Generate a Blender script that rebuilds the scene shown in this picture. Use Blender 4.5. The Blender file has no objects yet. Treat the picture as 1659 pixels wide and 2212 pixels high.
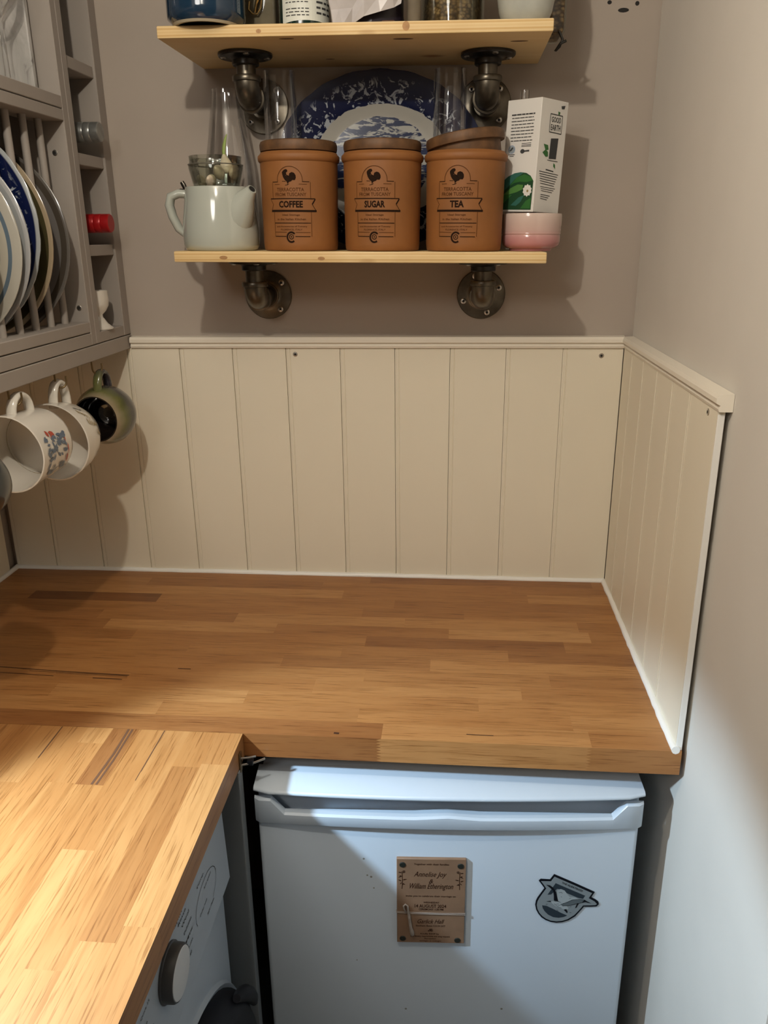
import bpy, bmesh, math, random
from mathutils import Vector, Matrix
R = math.radians
sc = bpy.context.scene
C = sc.collection

# ------------------------------------------------------------------ camera
cam = bpy.data.cameras.new('camera'); camo = bpy.data.objects.new('camera', cam); C.objects.link(camo)
CP = Vector((-.3277, -1.6092, 1.6045)); YAW, PITCH, ROLL, FPX = -.0890, .3315, -.0113, 1732.8
fw = Vector((math.sin(YAW)*math.cos(PITCH), math.cos(YAW)*math.cos(PITCH), -math.sin(PITCH)))
rt = Vector((math.cos(YAW), -math.sin(YAW), 0)); up = rt.cross(fw)
rt2 = rt*math.cos(ROLL) + up*math.sin(ROLL); up2 = up*math.cos(ROLL) - rt*math.sin(ROLL)
M = Matrix((rt2, up2, -fw)).transposed().to_4x4(); M.translation = CP
camo.matrix_world = M
cam.sensor_fit = 'HORIZONTAL'; cam.sensor_width = 36; cam.lens = 36*FPX/1659; cam.clip_start = .02
sc.camera = camo

# ------------------------------------------------------------------ light and exposure
w = bpy.data.worlds.new('world'); sc.world = w; w.use_nodes = True
w.node_tree.nodes['Background'].inputs[0].default_value = (.9, .95, 1, 1)
w.node_tree.nodes['Background'].inputs[1].default_value = .02
def light(name, kind, loc, power, col, size=.05, target=None, **k):
    l = bpy.data.lights.new(name, kind); o = bpy.data.objects.new(name, l); C.objects.link(o)
    o.location = loc; l.energy = power; l.color = col
    if kind == 'AREA': l.shape = 'DISK'; l.size = size
    else: l.shadow_soft_size = size
    for a, b in k.items(): setattr(l, a, b)
    if target is not None:
        o.rotation_euler = (Vector(target)-Vector(loc)).to_track_quat('-Z', 'Y').to_euler()
    return o
light('ceiling_bulb', 'POINT', (-.63, -1.23, 2.17), 21, (1, .91, .77), .016)
light('room_fill', 'AREA', (-.98, -2.30, 2.30), 9, (1, .96, .90), .5, (-.6, -.6, 1.0))  # added soft fill from behind the camera, not a known lamp
light('hood_lamp', 'SPOT', (-1.06, -1.05, 1.40), 62, (.60, .81, 1), .022, (-.46, -.803, .65), spot_size=R(66), spot_blend=.42)
vs = sc.view_settings
vs.view_transform = 'Standard'; vs.look = 'None'; vs.gamma = 1; vs.use_curve_mapping = False; vs.exposure = 0

# ------------------------------------------------------------------ mesh helpers
I4 = Matrix.Identity(4)
def T(x=0, y=0, z=0): return Matrix.Translation((x, y, z))
def RX(a): return Matrix.Rotation(a, 4, 'X')
def RY(a): return Matrix.Rotation(a, 4, 'Y')
def RZ(a): return Matrix.Rotation(a, 4, 'Z')
def NB(): return bmesh.new()
def box(bm, x0, x1, y0, y1, z0, z1, bev=0, seg=2, M=I4, mi=0):
    v = [bm.verts.new(M @ Vector(p)) for p in ((x0,y0,z0),(x1,y0,z0),(x1,y1,z0),(x0,y1,z0),(x0,y0,z1),(x1,y0,z1),(x1,y1,z1),(x0,y1,z1))]
    fs = [bm.faces.new([v[i] for i in q]) for q in ((0,3,2,1),(4,5,6,7),(0,1,5,4),(1,2,6,5),(2,3,7,6),(3,0,4,7))]
    for f in fs: f.material_index = mi
    if bev:
        es = list({e for f in fs for e in f.edges})
        r = bmesh.ops.bevel(bm, geom=es, offset=bev, segments=seg, affect='EDGES', profile=.5)
        for f in r['faces']: f.material_index = mi
    return bm
def lathe(bm, prof, seg=36, M=I4, mi=0, closed=False, mis=None, rf=None):
    """revolve [(r,z)] about z; rf(theta,i) scales the radius"""
    rings = []
    for i, (r, z) in enumerate(prof):
        if r < 1e-6: rings.append([bm.verts.new(M @ Vector((0, 0, z)))])
        else: rings.append([bm.verts.new(M @ Vector((r*(rf(2*math.pi*k/seg, i) if rf else 1)*math.cos(2*math.pi*k/seg), r*(rf(2*math.pi*k/seg, i) if rf else 1)*math.sin(2*math.pi*k/seg), z))) for k in range(seg)])
    n = len(prof)
    for i in range(n if closed else n-1):
        a, b = rings[i], rings[(i+1) % n]; m = mis[i] if mis else mi
        for k in range(seg):
            k2 = (k+1) % seg
            if len(a) == 1 and len(b) == 1: break
            if len(a) == 1: f = bm.faces.new((a[0], b[k2], b[k]))
            elif len(b) == 1: f = bm.faces.new((a[k], a[k2], b[0]))
            else: f = bm.faces.new((a[k], a[k2], b[k2], b[k]))
            f.material_index = m
    return bm
def tube(bm, pts, r, seg=10, M=I4, mi=0, closed=False, flat=1, ref=None):
    pts = [Vector(p) for p in pts]; n = len(pts)
    rr = r if isinstance(r, (list, tuple)) else [r]*n
    rings = []; nrm = None
    for i, p in enumerate(pts):
        if closed: t = pts[(i+1) % n]-pts[i-1]
        else: t = pts[min(i+1, n-1)]-pts[max(i-1, 0)]
        t.normalize()
        if nrm is None:
            a = Vector(ref) if ref else (Vector((0, 0, 1)) if abs(t.z) < .9 else Vector((1, 0, 0)))
            nrm = (a - t*a.dot(t)).normalized()
        else: nrm = (nrm - t*nrm.dot(t)).normalized()
        b = t.cross(nrm)
        rings.append([bm.verts.new(M @ (p + nrm*rr[i]*math.cos(2*math.pi*k/seg) + b*rr[i]*flat*math.sin(2*math.pi*k/seg))) for k in range(seg)])
    for i in range(n if closed else n-1):
        a, b = rings[i], rings[(i+1) % n]
        for k in range(seg):
            f = bm.faces.new((a[k], a[(k+1) % seg], b[(k+1) % seg], b[k])); f.material_index = mi
    if not closed:
        bm.faces.new(rings[0][::-1]).material_index = mi; bm.faces.new(rings[-1]).material_index = mi
    return bm
def prism(bm, poly, d0, d1, M=I4, mi=0, fn=None):
    """polygon (u,v) -> (x,z), extruded along y from d0 to d1"""
    g = fn or (lambda u, v, d: Vector((u, d, v)))
    a = [bm.verts.new(M @ g(u, v, d0)) for u, v in poly]; b = [bm.verts.new(M @ g(u, v, d1)) for u, v in poly]
    n = len(poly)
    fs = [bm.faces.new(a), bm.faces.new(b[::-1])] + [bm.faces.new((a[(i+1) % n], a[i], b[i], b[(i+1) % n])) for i in range(n)]
    for f in fs: f.material_index = mi
    return bm
def flat(bm, poly, fn, mi=0):
    f = bm.faces.new([bm.verts.new(fn(u, v)) for u, v in poly]); f.material_index = mi
    return f
def stroke(bm, pts, wd, fn, mi=0):
    """a line of width wd drawn on a surface given by fn(u,v)"""
    for (a, b), (c, d) in zip(pts[:-1], pts[1:]):
        dx, dy = c-a, d-b; L = math.hypot(dx, dy) or 1; nx, ny = -dy/L*wd/2, dx/L*wd/2
        n = max(1, int(L/.006))
        for i in range(n):
            t0, t1 = i/n, (i+1)/n
            p = [(a+dx*t0+nx, b+dy*t0+ny), (a+dx*t0-nx, b+dy*t0-ny), (a+dx*t1-nx, b+dy*t1-ny), (a+dx*t1+nx, b+dy*t1+ny)]
            flat(bm, p, fn, mi)
def disc(bm, u, v, r, fn, mi=0, n=16, ry=None):
    flat(bm, [(u+r*math.cos(2*math.pi*k/n), v+(ry or r)*math.sin(2*math.pi*k/n)) for k in range(n)], fn, mi)
def text(bm, s, u, v, wd, ht, fn, shear=0, mi=0, rot=0, off=0):
    """lettering, centred on (u,v), stretched to wd x ht, laid on fn(u,v)"""
    cu = bpy.data.curves.new('t', 'FONT'); cu.body = s; cu.shear = shear; cu.resolution_u = 2; cu.offset = off
    o = bpy.data.objects.new('t', cu); C.objects.link(o)
    bpy.context.view_layer.update()
    me = bpy.data.meshes.new_from_object(o.evaluated_get(bpy.context.evaluated_depsgraph_get()))
    bpy.data.objects.remove(o); bpy.data.curves.remove(cu)
    if not me.vertices: return
    xs = [q.co.x for q in me.vertices]; ys = [q.co.y for q in me.vertices]
    x0, x1, y0, y1 = min(xs), max(xs), min(ys), max(ys)
    c, sn = math.cos(rot), math.sin(rot); vs_ = []
    for q in me.vertices:
        a = ((q.co.x-x0)/(x1-x0)-.5)*wd; b = ((q.co.y-y0)/max(y1-y0, 1e-6)-.5)*ht
        vs_.append(bm.verts.new(fn(u+a*c-b*sn, v+a*sn+b*c)))
    for p in me.polygons:
        try: bm.faces.new([vs_[i] for i in p.vertices]).material_index = mi
        except ValueError: pass
    bpy.data.meshes.remove(me)
def arc(cx, cy, r, a0, a1, n=12, ry=None):
    return [(cx+r*math.cos(R(a0+(a1-a0)*i/n)), cy+(ry or r)*math.sin(R(a0+(a1-a0)*i/n))) for i in range(n+1)]
def obj(name, bm, mats, parent=None, smooth=40, fix=True, M=None):
    if fix: bmesh.ops.recalc_face_normals(bm, faces=bm.faces)
    me = bpy.data.meshes.new(name); bm.to_mesh(me); bm.free()
    for m in (mats if isinstance(mats, (list, tuple)) else [mats]): me.materials.append(m)
    if smooth:
        for p in me.polygons: p.use_smooth = True
        me.set_sharp_from_angle(angle=R(smooth))
    o = bpy.data.objects.new(name, me); C.objects.link(o)
    if parent: o.parent = parent
    if M is not None: o.matrix_local = M
    return o
def tag(o, label=None, cat=None, group=None, kind=None):
    if label: o['label'] = label
    if cat: o['category'] = cat
    if group: o['group'] = group
    if kind: o['kind'] = kind
    return o
def thing(name, label, cat, loc=(0, 0, 0), rot=(0, 0, 0), group=None, kind=None):
    o = bpy.data.objects.new(name, None); C.objects.link(o); o.location = loc; o.rotation_mode = 'ZYX'; o.rotation_euler = rot; o.empty_display_size = .05
    return tag(o, label, cat, group, kind)
def copy_tree(o, parent=None):
    c = o.copy(); C.objects.link(c); c.parent = parent
    for ch in [q for q in bpy.data.objects if q.parent == o]: copy_tree(ch, c)
    return c

# ------------------------------------------------------------------ materials
def lin(*c): return tuple(((x/255)/12.92 if x/255 <= .04045 else ((x/255+.055)/1.055)**2.4) for x in c)+(1,)
class NT:
    def __init__(s, name):
        s.m = bpy.data.materials.new(name); s.m.use_nodes = True; s.t = s.m.node_tree; s.n = s.t.nodes
        s.b = s.n['Principled BSDF']; s.out = s.n['Material Output']
    def add(s, typ, ins=None, **k):
        n = s.n.new(typ)
        for a, v in k.items(): setattr(n, a, v)
        for a, v in (ins or {}).items():
            if hasattr(v, 'links') or isinstance(v, bpy.types.NodeSocket): s.t.links.new(v, n.inputs[a])
            else: n.inputs[a].default_value = v
        return n
    def link(s, a, b): s.t.links.new(a, b)
    def coord(s, scale=(1, 1, 1), loc=(0, 0, 0), kind='Object'):
        t = s.add('ShaderNodeTexCoord'); m = s.add('ShaderNodeMapping', {0: t.outputs[kind]}); m.inputs['Scale'].default_value = scale; m.inputs['Location'].default_value = loc
        return m
    def noise(s, vec, scale, detail=3, rough=.5, dist=0):
        n = s.add('ShaderNodeTexNoise', {'Scale': scale, 'Detail': detail, 'Roughness': rough, 'Distortion': dist}); s.link(vec, n.inputs['Vector']); return n.outputs[0]
    def ramp(s, fac, stops, interp='LINEAR'):
        r = s.add('ShaderNodeValToRGB'); s.link(fac, r.inputs[0]); cr = r.color_ramp; cr.interpolation = interp
        while len(cr.elements) < len(stops): cr.elements.new(.5)
        for e, (p, c) in zip(cr.elements, stops): e.position = p; e.color = c if len(c) == 4 else tuple(c)+(1,)
        return r.outputs[0]
    def mix(s, f, a, b, bt='MIX'):
        n = s.add('ShaderNodeMix', data_type='RGBA', blend_type=bt)
        for i, v in ((0, f), (6, a), (7, b)):
            if isinstance(v, bpy.types.NodeSocket): s.link(v, n.inputs[i])
            else: n.inputs[i].default_value = v
        return n.outputs[2]
    def math(s, op, a, b=0, c=0):
        n = s.add('ShaderNodeMath', operation=op)
        for i, v in ((0, a), (1, b), (2, c)):
            if isinstance(v, bpy.types.NodeSocket): s.link(v, n.inputs[i])
            elif i < 2 or op in ('MULTIPLY_ADD', 'SMOOTH_MIN', 'COMPARE'): n.inputs[i].default_value = v
        return n.outputs[0]
    def bump(s, h, strength=.2, dist=.001):
        b = s.add('ShaderNodeBump', {'Strength': strength, 'Distance': dist}); s.link(h, b.inputs['Height']); s.link(b.outputs[0], s.b.inputs['Normal'])
    def col(s, v):
        if isinstance(v, bpy.types.NodeSocket): s.link(v, s.b.inputs['Base Color'])
        else: s.b.inputs['Base Color'].default_value = v
def pm(name, c, rough=.5, metal=0, var=0, vscale=20, bump=0, bscale=200, coat=0, spec=.5):
    t = NT(name); t.b.inputs['Roughness'].default_value = rough; t.b.inputs['Metallic'].default_value = metal
    t.b.inputs['Coat Weight'].default_value = coat; t.b.inputs['Coat Roughness'].default_value = .05; t.b.inputs['Specular IOR Level'].default_value = spec
    c = c if len(c) == 4 else tuple(c)+(1,)
    if var or bump: m = t.coord().outputs[0]
    if var:
        n = t.noise(m, vscale, 4); d = tuple(x*(1-var) for x in c[:3])+(1,); l = tuple(min(1, x*(1+var)) for x in c[:3])+(1,)
        t.col(t.ramp(n, [(.3, d), (.7, l)]))
    else: t.col(c)
    if bump: t.bump(t.noise(m, bscale, 3), bump, .0006)
    return t.m
def glass(name, tint=(1, 1, 1), refl=1.0, dense=.0):
    """thin clear glass: transparent film with fresnel gloss"""
    t = NT(name); t.n.remove(t.b)
    lw = t.add('ShaderNodeLayerWeight', {'Blend': .32})
    tr = t.add('ShaderNodeBsdfTransparent', {'Color': tuple(tint)+(1,)}); gl = t.add('ShaderNodeBsdfGlossy', {'Color': (1, 1, 1, 1), 'Roughness': .03})
    f = t.math('MULTIPLY_ADD', lw.outputs['Fresnel'], .55*refl); t.n[-1].inputs[2].default_value = .015
    mx = t.add('ShaderNodeMixShader', {0: f, 1: tr.outputs[0], 2: gl.outputs[0]}); t.link(mx.outputs[0], t.out.inputs[0])
    return t.m
def beech():
    """beech stave: tone and seed come from each stave"""
    t = NT('beech_stave')
    tone = t.add('ShaderNodeAttribute', attribute_type='OBJECT', attribute_name='tone').outputs['Fac']
    seed = t.add('ShaderNodeAttribute', attribute_type='OBJECT', attribute_name='seed').outputs['Fac']
    tc = t.add('ShaderNodeTexCoord'); off = t.add('ShaderNodeCombineXYZ', {'X': seed, 'Y': seed, 'Z': seed})
    v = t.add('ShaderNodeVectorMath', {0: tc.outputs['Object'], 1: off.outputs[0]}, operation='ADD').outputs[0]
    def mp(sx, sy, sz):
        m = t.add('ShaderNodeMapping'); t.link(v, m.inputs[0]); m.inputs['Scale'].default_value = (sx, sy, sz); return m.outputs[0]
    base = t.ramp(tone, [(0, (.115, .040, .012)), (.25, (.25, .100, .030)), (.5, (.375, .172, .054)), (.75, (.47, .245, .090)), (1, (.60, .36, .165))])
    g1 = t.noise(mp(3, 45, 45), 1.6, 4, .6, .6); g2 = t.noise(mp(14, 420, 420), 1, 3, .6); g3 = t.noise(mp(2.5, 14, 14), 1.5, 3, .5, 1.2)
    c = t.mix(t.ramp(g1, [(.25, (.76, .72, .66)), (.55, (1, 1, 1)), (.8, (1.08, 1.07, 1.05))]), base, base)
    c = t.mix(1, base, t.ramp(g1, [(.28, (.78, .73, .66)), (.5, (1, 1, 1)), (.8, (1.0, .98, .96))]), 'MULTIPLY')
    c = t.mix(1, c, t.ramp(g3, [(.3, (.88, .82, .76)), (.6, (1, 1, 1))]), 'MULTIPLY')
    c = t.mix(1, c, t.ramp(g2, [(.33, (.62, .54, .46)), (.45, (1, 1, 1))]), 'MULTIPLY')
    t.col(c); t.b.inputs['Roughness'].default_value = .42; t.b.inputs['Specular IOR Level'].default_value = .45
    t.bump(g2, .12, .0004)
    return t.m
def pine():
    t = NT('pine_board'); m = t.coord((1.2, 26, 26)).outputs[0]
    n = t.noise(t.coord((2.2, 3, 3)).outputs[0], 2, 3, .5, .5)
    wv = t.add('ShaderNodeTexWave', {'Scale': 1.4, 'Distortion': 3.5, 'Detail': 2, 'Detail Scale': .6}, bands_direction='Z'); t.link(m, wv.inputs['Vector'])
    c = t.ramp(wv.outputs[0], [(.1, (.74, .54, .27)), (.6, (.80, .62, .35)), (.95, (.66, .44, .19))])
    c = t.mix(1, c, t.ramp(n, [(.3, (.86, .8, .7)), (.6, (1, 1, 1))]), 'MULTIPLY')
    vo = t.add('ShaderNodeTexVoronoi', {'Scale': 1.0}); t.link(t.coord((4.6, 9, 9), (.37, .2, .1)).outputs[0], vo.inputs['Vector'])
    c = t.mix(1, c, t.ramp(vo.outputs[0], [(0, (.28, .14, .06)), (.06, (.42, .24, .11)), (.13, (1, 1, 1))]), 'MULTIPLY')
    t.col(c); t.b.inputs['Roughness'].default_value = .55
    return t.m
def radial(name, stops, axis=('X', 'Z'), a=1, b=1, pattern=None, rough=.15, interp='CONSTANT', coat=.3):
    """ceramic glaze in rings about the object's own centre"""
    t = NT(name); tc = t.add('ShaderNodeTexCoord'); s = t.add('ShaderNodeSeparateXYZ', {0: tc.outputs['Object']})
    x = t.math('DIVIDE', s.outputs[axis[0]], a); y = t.math('DIVIDE', s.outputs[axis[1]], b)
    r = t.math('SQRT', t.math('ADD', t.math('MULTIPLY', x, x), t.math('MULTIPLY', y, y)))
    c = t.ramp(r, stops, interp)
    if pattern: c = pattern(t, tc.outputs['Object'], r, c)
    t.col(c); t.b.inputs['Roughness'].default_value = rough; t.b.inputs['Coat Weight'].default_value = coat
    return t.m
def blue_transfer(scale):
    def f(t, obj, r, c):
        n1 = t.noise(obj, scale, 3, .6, 1.6); n2 = t.noise(obj, scale*.42, 2, .5, .8)
        mp = t.add('ShaderNodeMapping'); t.link(obj, mp.inputs[0]); mp.inputs['Scale'].default_value = (.35, 1, 1.5)
        n3 = t.noise(mp.outputs[0], scale*.9, 3, .6, 1.8)
        rim = t.mix(t.ramp(n1, [(.555, (0, 0, 0)), (.60, (1, 1, 1))]), (.004, .008, .040, 1), (.36, .39, .43, 1))
        rim = t.mix(t.ramp(r, [(.86, (0, 0, 0)), (.93, (1, 1, 1))]), rim, (.004, .008, .042, 1))
        cen = t.mix(t.ramp(n3, [(.50, (0, 0, 0)), (.56, (1, 1, 1))]), (.015, .025, .075, 1), (.40, .40, .37, 1))
        edge = t.math('ADD', r, t.math('MULTIPLY', t.math('SUBTRACT', n2, .5), .10))
        m = t.ramp(edge, [(0, (0, 0, 0)), (.505, (.5, .5, .5)), (.645, (1, 1, 1))], 'CONSTANT')
        mid = t.mix(t.ramp(m, [(.25, (0, 0, 0)), (.3, (1, 1, 1))]), cen, (.40, .385, .345, 1))
        return t.mix(t.ramp(m, [(.7, (0, 0, 0)), (.8, (1, 1, 1))]), mid, rim)
    return f

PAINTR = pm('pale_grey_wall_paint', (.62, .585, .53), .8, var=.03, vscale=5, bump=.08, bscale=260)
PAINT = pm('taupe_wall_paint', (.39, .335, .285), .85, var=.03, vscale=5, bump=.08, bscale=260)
PANEL = pm('cream_panel_paint', (.77, .715, .58), .5, var=.02, vscale=4, bump=.03, bscale=60)
TRIMP = pm('cream_gloss_trim', (.78, .725, .62), .38)
SEAL = pm('white_sealant', (.80, .79, .75), .35)
RACKP = pm('taupe_rack_paint', (.325, .288, .255), .6, var=.03, vscale=8)
CEIL = pm('white_ceiling', (.75, .74, .72), .9)
FLOOR = pm('grey_floor', (.17, .18, .19), .5, var=.1)
BEECH = beech(); PINE = pine()
GUN = pm('aged_pipe_metal', (.135, .118, .092), .34, .9, var=.3, vscale=45, bump=.08, bscale=160)
GUND = pm('black_pipe_metal', (.055, .053, .05), .32, .9, var=.3, vscale=40)
STEEL = pm('steel_screw', (.55, .53, .5), .3, 1)
DARK = pm('dark_hole', (.012, .011, .01), .8)
BRASS = pm('dull_brass', (.35, .24, .10), .3, 1)
TERRA = pm('terracotta', (.245, .094, .023), .62, var=.12, vscale=16, bump=.05, bscale=300)
PRINT = pm('brown_print', (.018, .009, .005), .9, spec=.1)
PRINTL = pm('faded_brown_print', (.095, .036, .012), .9, spec=.1)
LIDW = pm('stained_wood_lid', (.115, .054, .020), .6, var=.35, vscale=60, bump=.2, bscale=140)
CLEAR = glass('clear_glass'); JARGL = glass('jar_glass', (.90, .92, .88), 1.2)
SAGE = pm('pale_sage_glaze', (.42, .44, .39), .12, coat=.6)
GARL = pm('garlic_skin', (.66, .56, .42), .5, var=.25, vscale=60)
SPROUT = pm('green_sprout', (.22, .30, .06), .5)
WHITEC = pm('white_card', (.72, .70, .66), .45)
INK = pm('grey_ink', (.06, .06, .06), .8, spec=.1)
LEAF1 = pm('leaf_green_print', (.030, .14, .030), .5); LEAF2 = pm('leaf_teal_print', (.03, .13, .10), .5); LEAF3 = pm('leaf_dark_print', (.012, .06, .022), .5); LEAF4 = pm('leaf_light_print', (.08, .22, .05), .5)
BLUEI = pm('seal_blue_print', (.30, .36, .46), .5)
NAVY = pm('navy_glaze', (.010, .030, .060), .12, coat=.6)
BISQ = pm('bare_stoneware', (.42, .36, .25), .8)
LABELW = pm('label_paper', (.66, .68, .62), .5)
BOTTLE = pm('dark_green_bottle', (.006, .022, .018), .12, coat=.5)
FOIL = pm('crumpled_grey_bag', (.50, .47, .47), .35, var=.12, vscale=30)
PURPLE = pm('dark_purple_bag', (.022, .016, .026), .35)
def oats():
    t = NT('rolled_oats'); v = t.add('ShaderNodeTexVoronoi', {'Scale': 150.0}); m = t.coord((1, 1, 1.5)); t.link(m.outputs[0], v.inputs['Vector'])
    s = t.add('ShaderNodeSeparateColor', {0: v.outputs['Color']})
    c = t.ramp(s.outputs[0], [(0, (.14, .075, .03)), (.5, (.30, .18, .075)), (1, (.44, .29, .13))]); c = t.mix(1, c, t.ramp(v.outputs[0], [(.2, (1, 1, 1)), (.75, (.22, .18, .14))]), 'MULTIPLY')
    t.col(c); t.b.inputs['Roughness'].default_value = .75; t.bump(v.outputs[0], .6, .002); return t.m
OATS = oats()
PALEJ = pm('pale_stoneware', (.40, .41, .37), .2, var=.1, vscale=30, coat=.3)
WHITEE = pm('white_enamel', (.48, .55, .625), .28, bump=.03, bscale=500)
GREYP = pm('grey_plastic', (.07, .072, .075), .4); DKGREY = pm('dark_grey_plastic', (.008, .009, .013), .5, spec=.25); DOORGL = pm('smoked_door', (.014, .016, .020), .45, spec=.3)
FILLER = pm('grey_painted_board', (.17, .185, .195), .6)
PLY = pm('plaque_plywood', (.205, .120, .070), .6, var=.12, vscale=25); BURN = pm('engraved_brown', (.028, .010, .005), .9, spec=.1); MAG = pm('dark_magnet', (.012, .014, .010), .5)
TWINE = pm('pale_twine', (.30, .25, .21), .8); WAX = pm('pale_tassel', (.30, .25, .21), .5, var=.3, vscale=80)
STKG = pm('sticker_grey', (.19, .22, .235), .5, spec=.2); STKB = pm('sticker_black', (.004, .005, .008), .7, spec=.1); STKD = pm('sticker_slate', (.022, .032, .042), .7, spec=.1); STKM = pm('sticker_mid', (.085, .105, .115), .5, spec=.2); STKL = pm('sticker_pale', (.30, .34, .355), .5, spec=.2)
PORC = pm('white_porcelain', (.68, .64, .57), .14, coat=.5)
DKTEAL = pm('dark_teal_glaze', (.008, .018, .024), .2, coat=.4)
REDFOIL = pm('red_foil', (.36, .010, .012), .3, .2, bump=.1, bscale=300); SILV = pm('grey_screw_cap', (.30, .31, .30), .3, .7, var=.2, vscale=60)
_mb = NT('white_marble'); _n = _mb.noise(_mb.coord((1, 1, .6)).outputs[0], 16, 4, .6, 2.0)
_mb.col(_mb.ramp(_n, [(.30, (.08, .07, .07)), (.37, (.36, .35, .33)), (.6, (.50, .48, .46))])); _mb.b.inputs['Roughness'].default_value = .35; MARBLE = _mb.m
HOOKM = pm('aged_brass_hook', (.20, .14, .07), .4, .9)
PINKS = NT('pink_fade_glaze')
_z = PINKS.add('ShaderNodeSeparateXYZ', {0: PINKS.add('ShaderNodeTexCoord').outputs['Object']}).outputs['Z']
PINKS.col(PINKS.ramp(PINKS.math('DIVIDE', _z, .062), [(.12, (.44, .17, .18)), (.36, (.50, .25, .24)), (.55, (.56, .39, .35)), (1, (.62, .50, .44))])); PINKS.b.inputs['Roughness'].default_value = .15; PINKS.b.inputs['Coat Weight'].default_value = .5
PINK = PINKS.m
def olive():
    t = NT('olive_reactive_glaze'); z = t.add('ShaderNodeSeparateXYZ', {0: t.add('ShaderNodeTexCoord').outputs['Object']}).outputs['Z']
    n = t.noise(t.coord().outputs[0], 60, 3); zz = t.math('ADD', t.math('DIVIDE', z, .10), t.math('MULTIPLY', t.math('SUBTRACT', n, .5), .12))
    t.col(t.ramp(zz, [(.36, (.030, .024, .030)), (.58, (.065, .060, .048)), (.75, (.125, .13, .042)), (.87, (.26, .215, .125)), (.95, (.30, .24, .155))])); t.b.inputs['Roughness'].default_value = .2; t.b.inputs['Coat Weight'].default_value = .4
    return t.m
OLIVE = olive(); BLACKG = pm('dark_brown_glaze', (.010, .007, .006), .08, coat=.6)
FLB = pm('blue_petal_print', (.10, .14, .20), .3); FLR = pm('red_bird_print', (.42, .07, .04), .3); FLO = pm('ochre_sprig_print', (.30, .22, .09), .4); FLG = pm('grey_print', (.09, .09, .085), .4)

# ------------------------------------------------------------------ setting
WX, WY, RXW = -1.3106, .012, .016          # left wall, upper back wall, right wall
PT = 1.394                                  # top of the panelling
def struct(name, bm, m, smooth=0): return tag(obj(name, bm, m, None, smooth), kind='structure')
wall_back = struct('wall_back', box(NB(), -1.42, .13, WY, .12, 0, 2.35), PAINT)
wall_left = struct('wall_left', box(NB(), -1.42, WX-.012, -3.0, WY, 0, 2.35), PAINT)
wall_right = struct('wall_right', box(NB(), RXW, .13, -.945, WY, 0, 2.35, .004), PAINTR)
struct('wall_front', box(NB(), -1.42, 1.0, -3.1, -3.0, 0, 2.35), PAINT)
struct('wall_hall', box(NB(), .9, 1.0, -3.0, .12, 0, 2.35), pm('grey_hall_paint', (.25, .25, .25), .8))
struct('floor', box(NB(), -1.42, 1.0, -3.1, .12, -.1, 0), FLOOR)
struct('ceiling', box(NB(), -1.42, 1.0, -3.1, .12, 2.35, 2.45), CEIL)
# tongue-and-groove boards: plan section from the left edge (u=0) to the right edge (u=wd)
def board(wd, h, th=.012):
    s = [(0, th), (0, .0016), (.0018, .0013), (.0026, .0003), (.0072, .0003), (.0082, .0014), (.0096, .0), (wd-.0008, 0), (wd-.0008, th)]
    bm = NB()
    a = [bm.verts.new((u, d, 0)) for u, d in s]; b = [bm.verts.new((u, d, h)) for u, d in s]; n = len(s)
    bm.faces.new(a[::-1]); bm.faces.new(b)
    for i in range(n): bm.faces.new((a[i], a[(i+1) % n], b[(i+1) % n], b[i]))
    return bm
SP, A0 = .11, .116
cuts = [0] + [-(A0+SP*k) for k in range(11)] + [WX]
src = None
for k in range(len(cuts)-1):
    r, l = cuts[k], cuts[k+1]
    if src is not None and abs((r-l)-SP) < 1e-6:
        o = src.copy(); C.objects.link(o)
    else:
        o = obj('panel_board', board(r-l, PT-.895), PANEL, wall_back, 0)
        if abs((r-l)-SP) < 1e-6: src = o
    o.location = (l, 0, .895)
ycuts = [0, -.077, -.172, -.272, -.372, -.466, -.594]
for k in range(6):
    wd = ycuts[k]-ycuts[k+1]
    o = obj('panel_board', board(wd, PT-.895, .0095), PANEL, wall_right, 0)
    o.matrix_local = T(0, ycuts[k], .895) @ RZ(-math.pi/2)
for k in range(12):
    if k == 0: lsrc = o = obj('panel_board', board(SP, PT-.895), PANEL, wall_left, 0)
    else: o = lsrc.copy(); C.objects.link(o)
    o.matrix_local = T(WX, -.03-SP*(k+1), .895) @ RZ(math.pi/2)
def rail(L):                                 # moulded capping rail along +x
    s = [(.012, PT), (-.0045, PT), (-.006, PT+.004), (-.0035, PT+.008), (-.009, PT+.011), (-.009, PT+.017), (-.006, PT+.0215), (.012, PT+.0225)]
    bm = NB(); a = [bm.verts.new((0, d, z)) for d, z in s]; b = [bm.verts.new((L, d, z)) for d, z in s]; n = len(s)
    bm.faces.new(a); bm.faces.new(b[::-1])
    for i in range(n): bm.faces.new((a[i], b[i], b[(i+1) % n], a[(i+1) % n]))
    return bm
o = struct('trim_1', rail(.985), TRIMP); o.location = (-.985, 0, 0)
o = struct('trim_2', rail(.60), TRIMP); o.matrix_world = T(.0035, -.001, 0) @ RZ(-math.pi/2)
def bead(L): 
    bm = NB(); pts = [(i*L/40, 0, 0) for i in range(41)]; rnd = random.Random(3)
    tube(bm, [(x, -.0005+rnd.uniform(-.0008, .0008), .0008+rnd.uniform(-.0006, .0006)) for x, _, _ in pts], .0062, 10); return bm
o = struct('trim_3', bead(1.31), SEAL, 60); o.location = (WX, -.001, .9)
o = struct('trim_4', bead(.60), SEAL, 60); o.matrix_world = T(-.001, 0, .9) @ RZ(-math.pi/2)
o = struct('trim_5', bead(1.5), SEAL, 60); o.matrix_world = T(WX+.001, -1.5, .9) @ RZ(math.pi/2)
struct('trim_6', box(NB(), .0, .0085, -.5965, -.5942, .897, PT-.004, .0006), SEAL)
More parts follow.
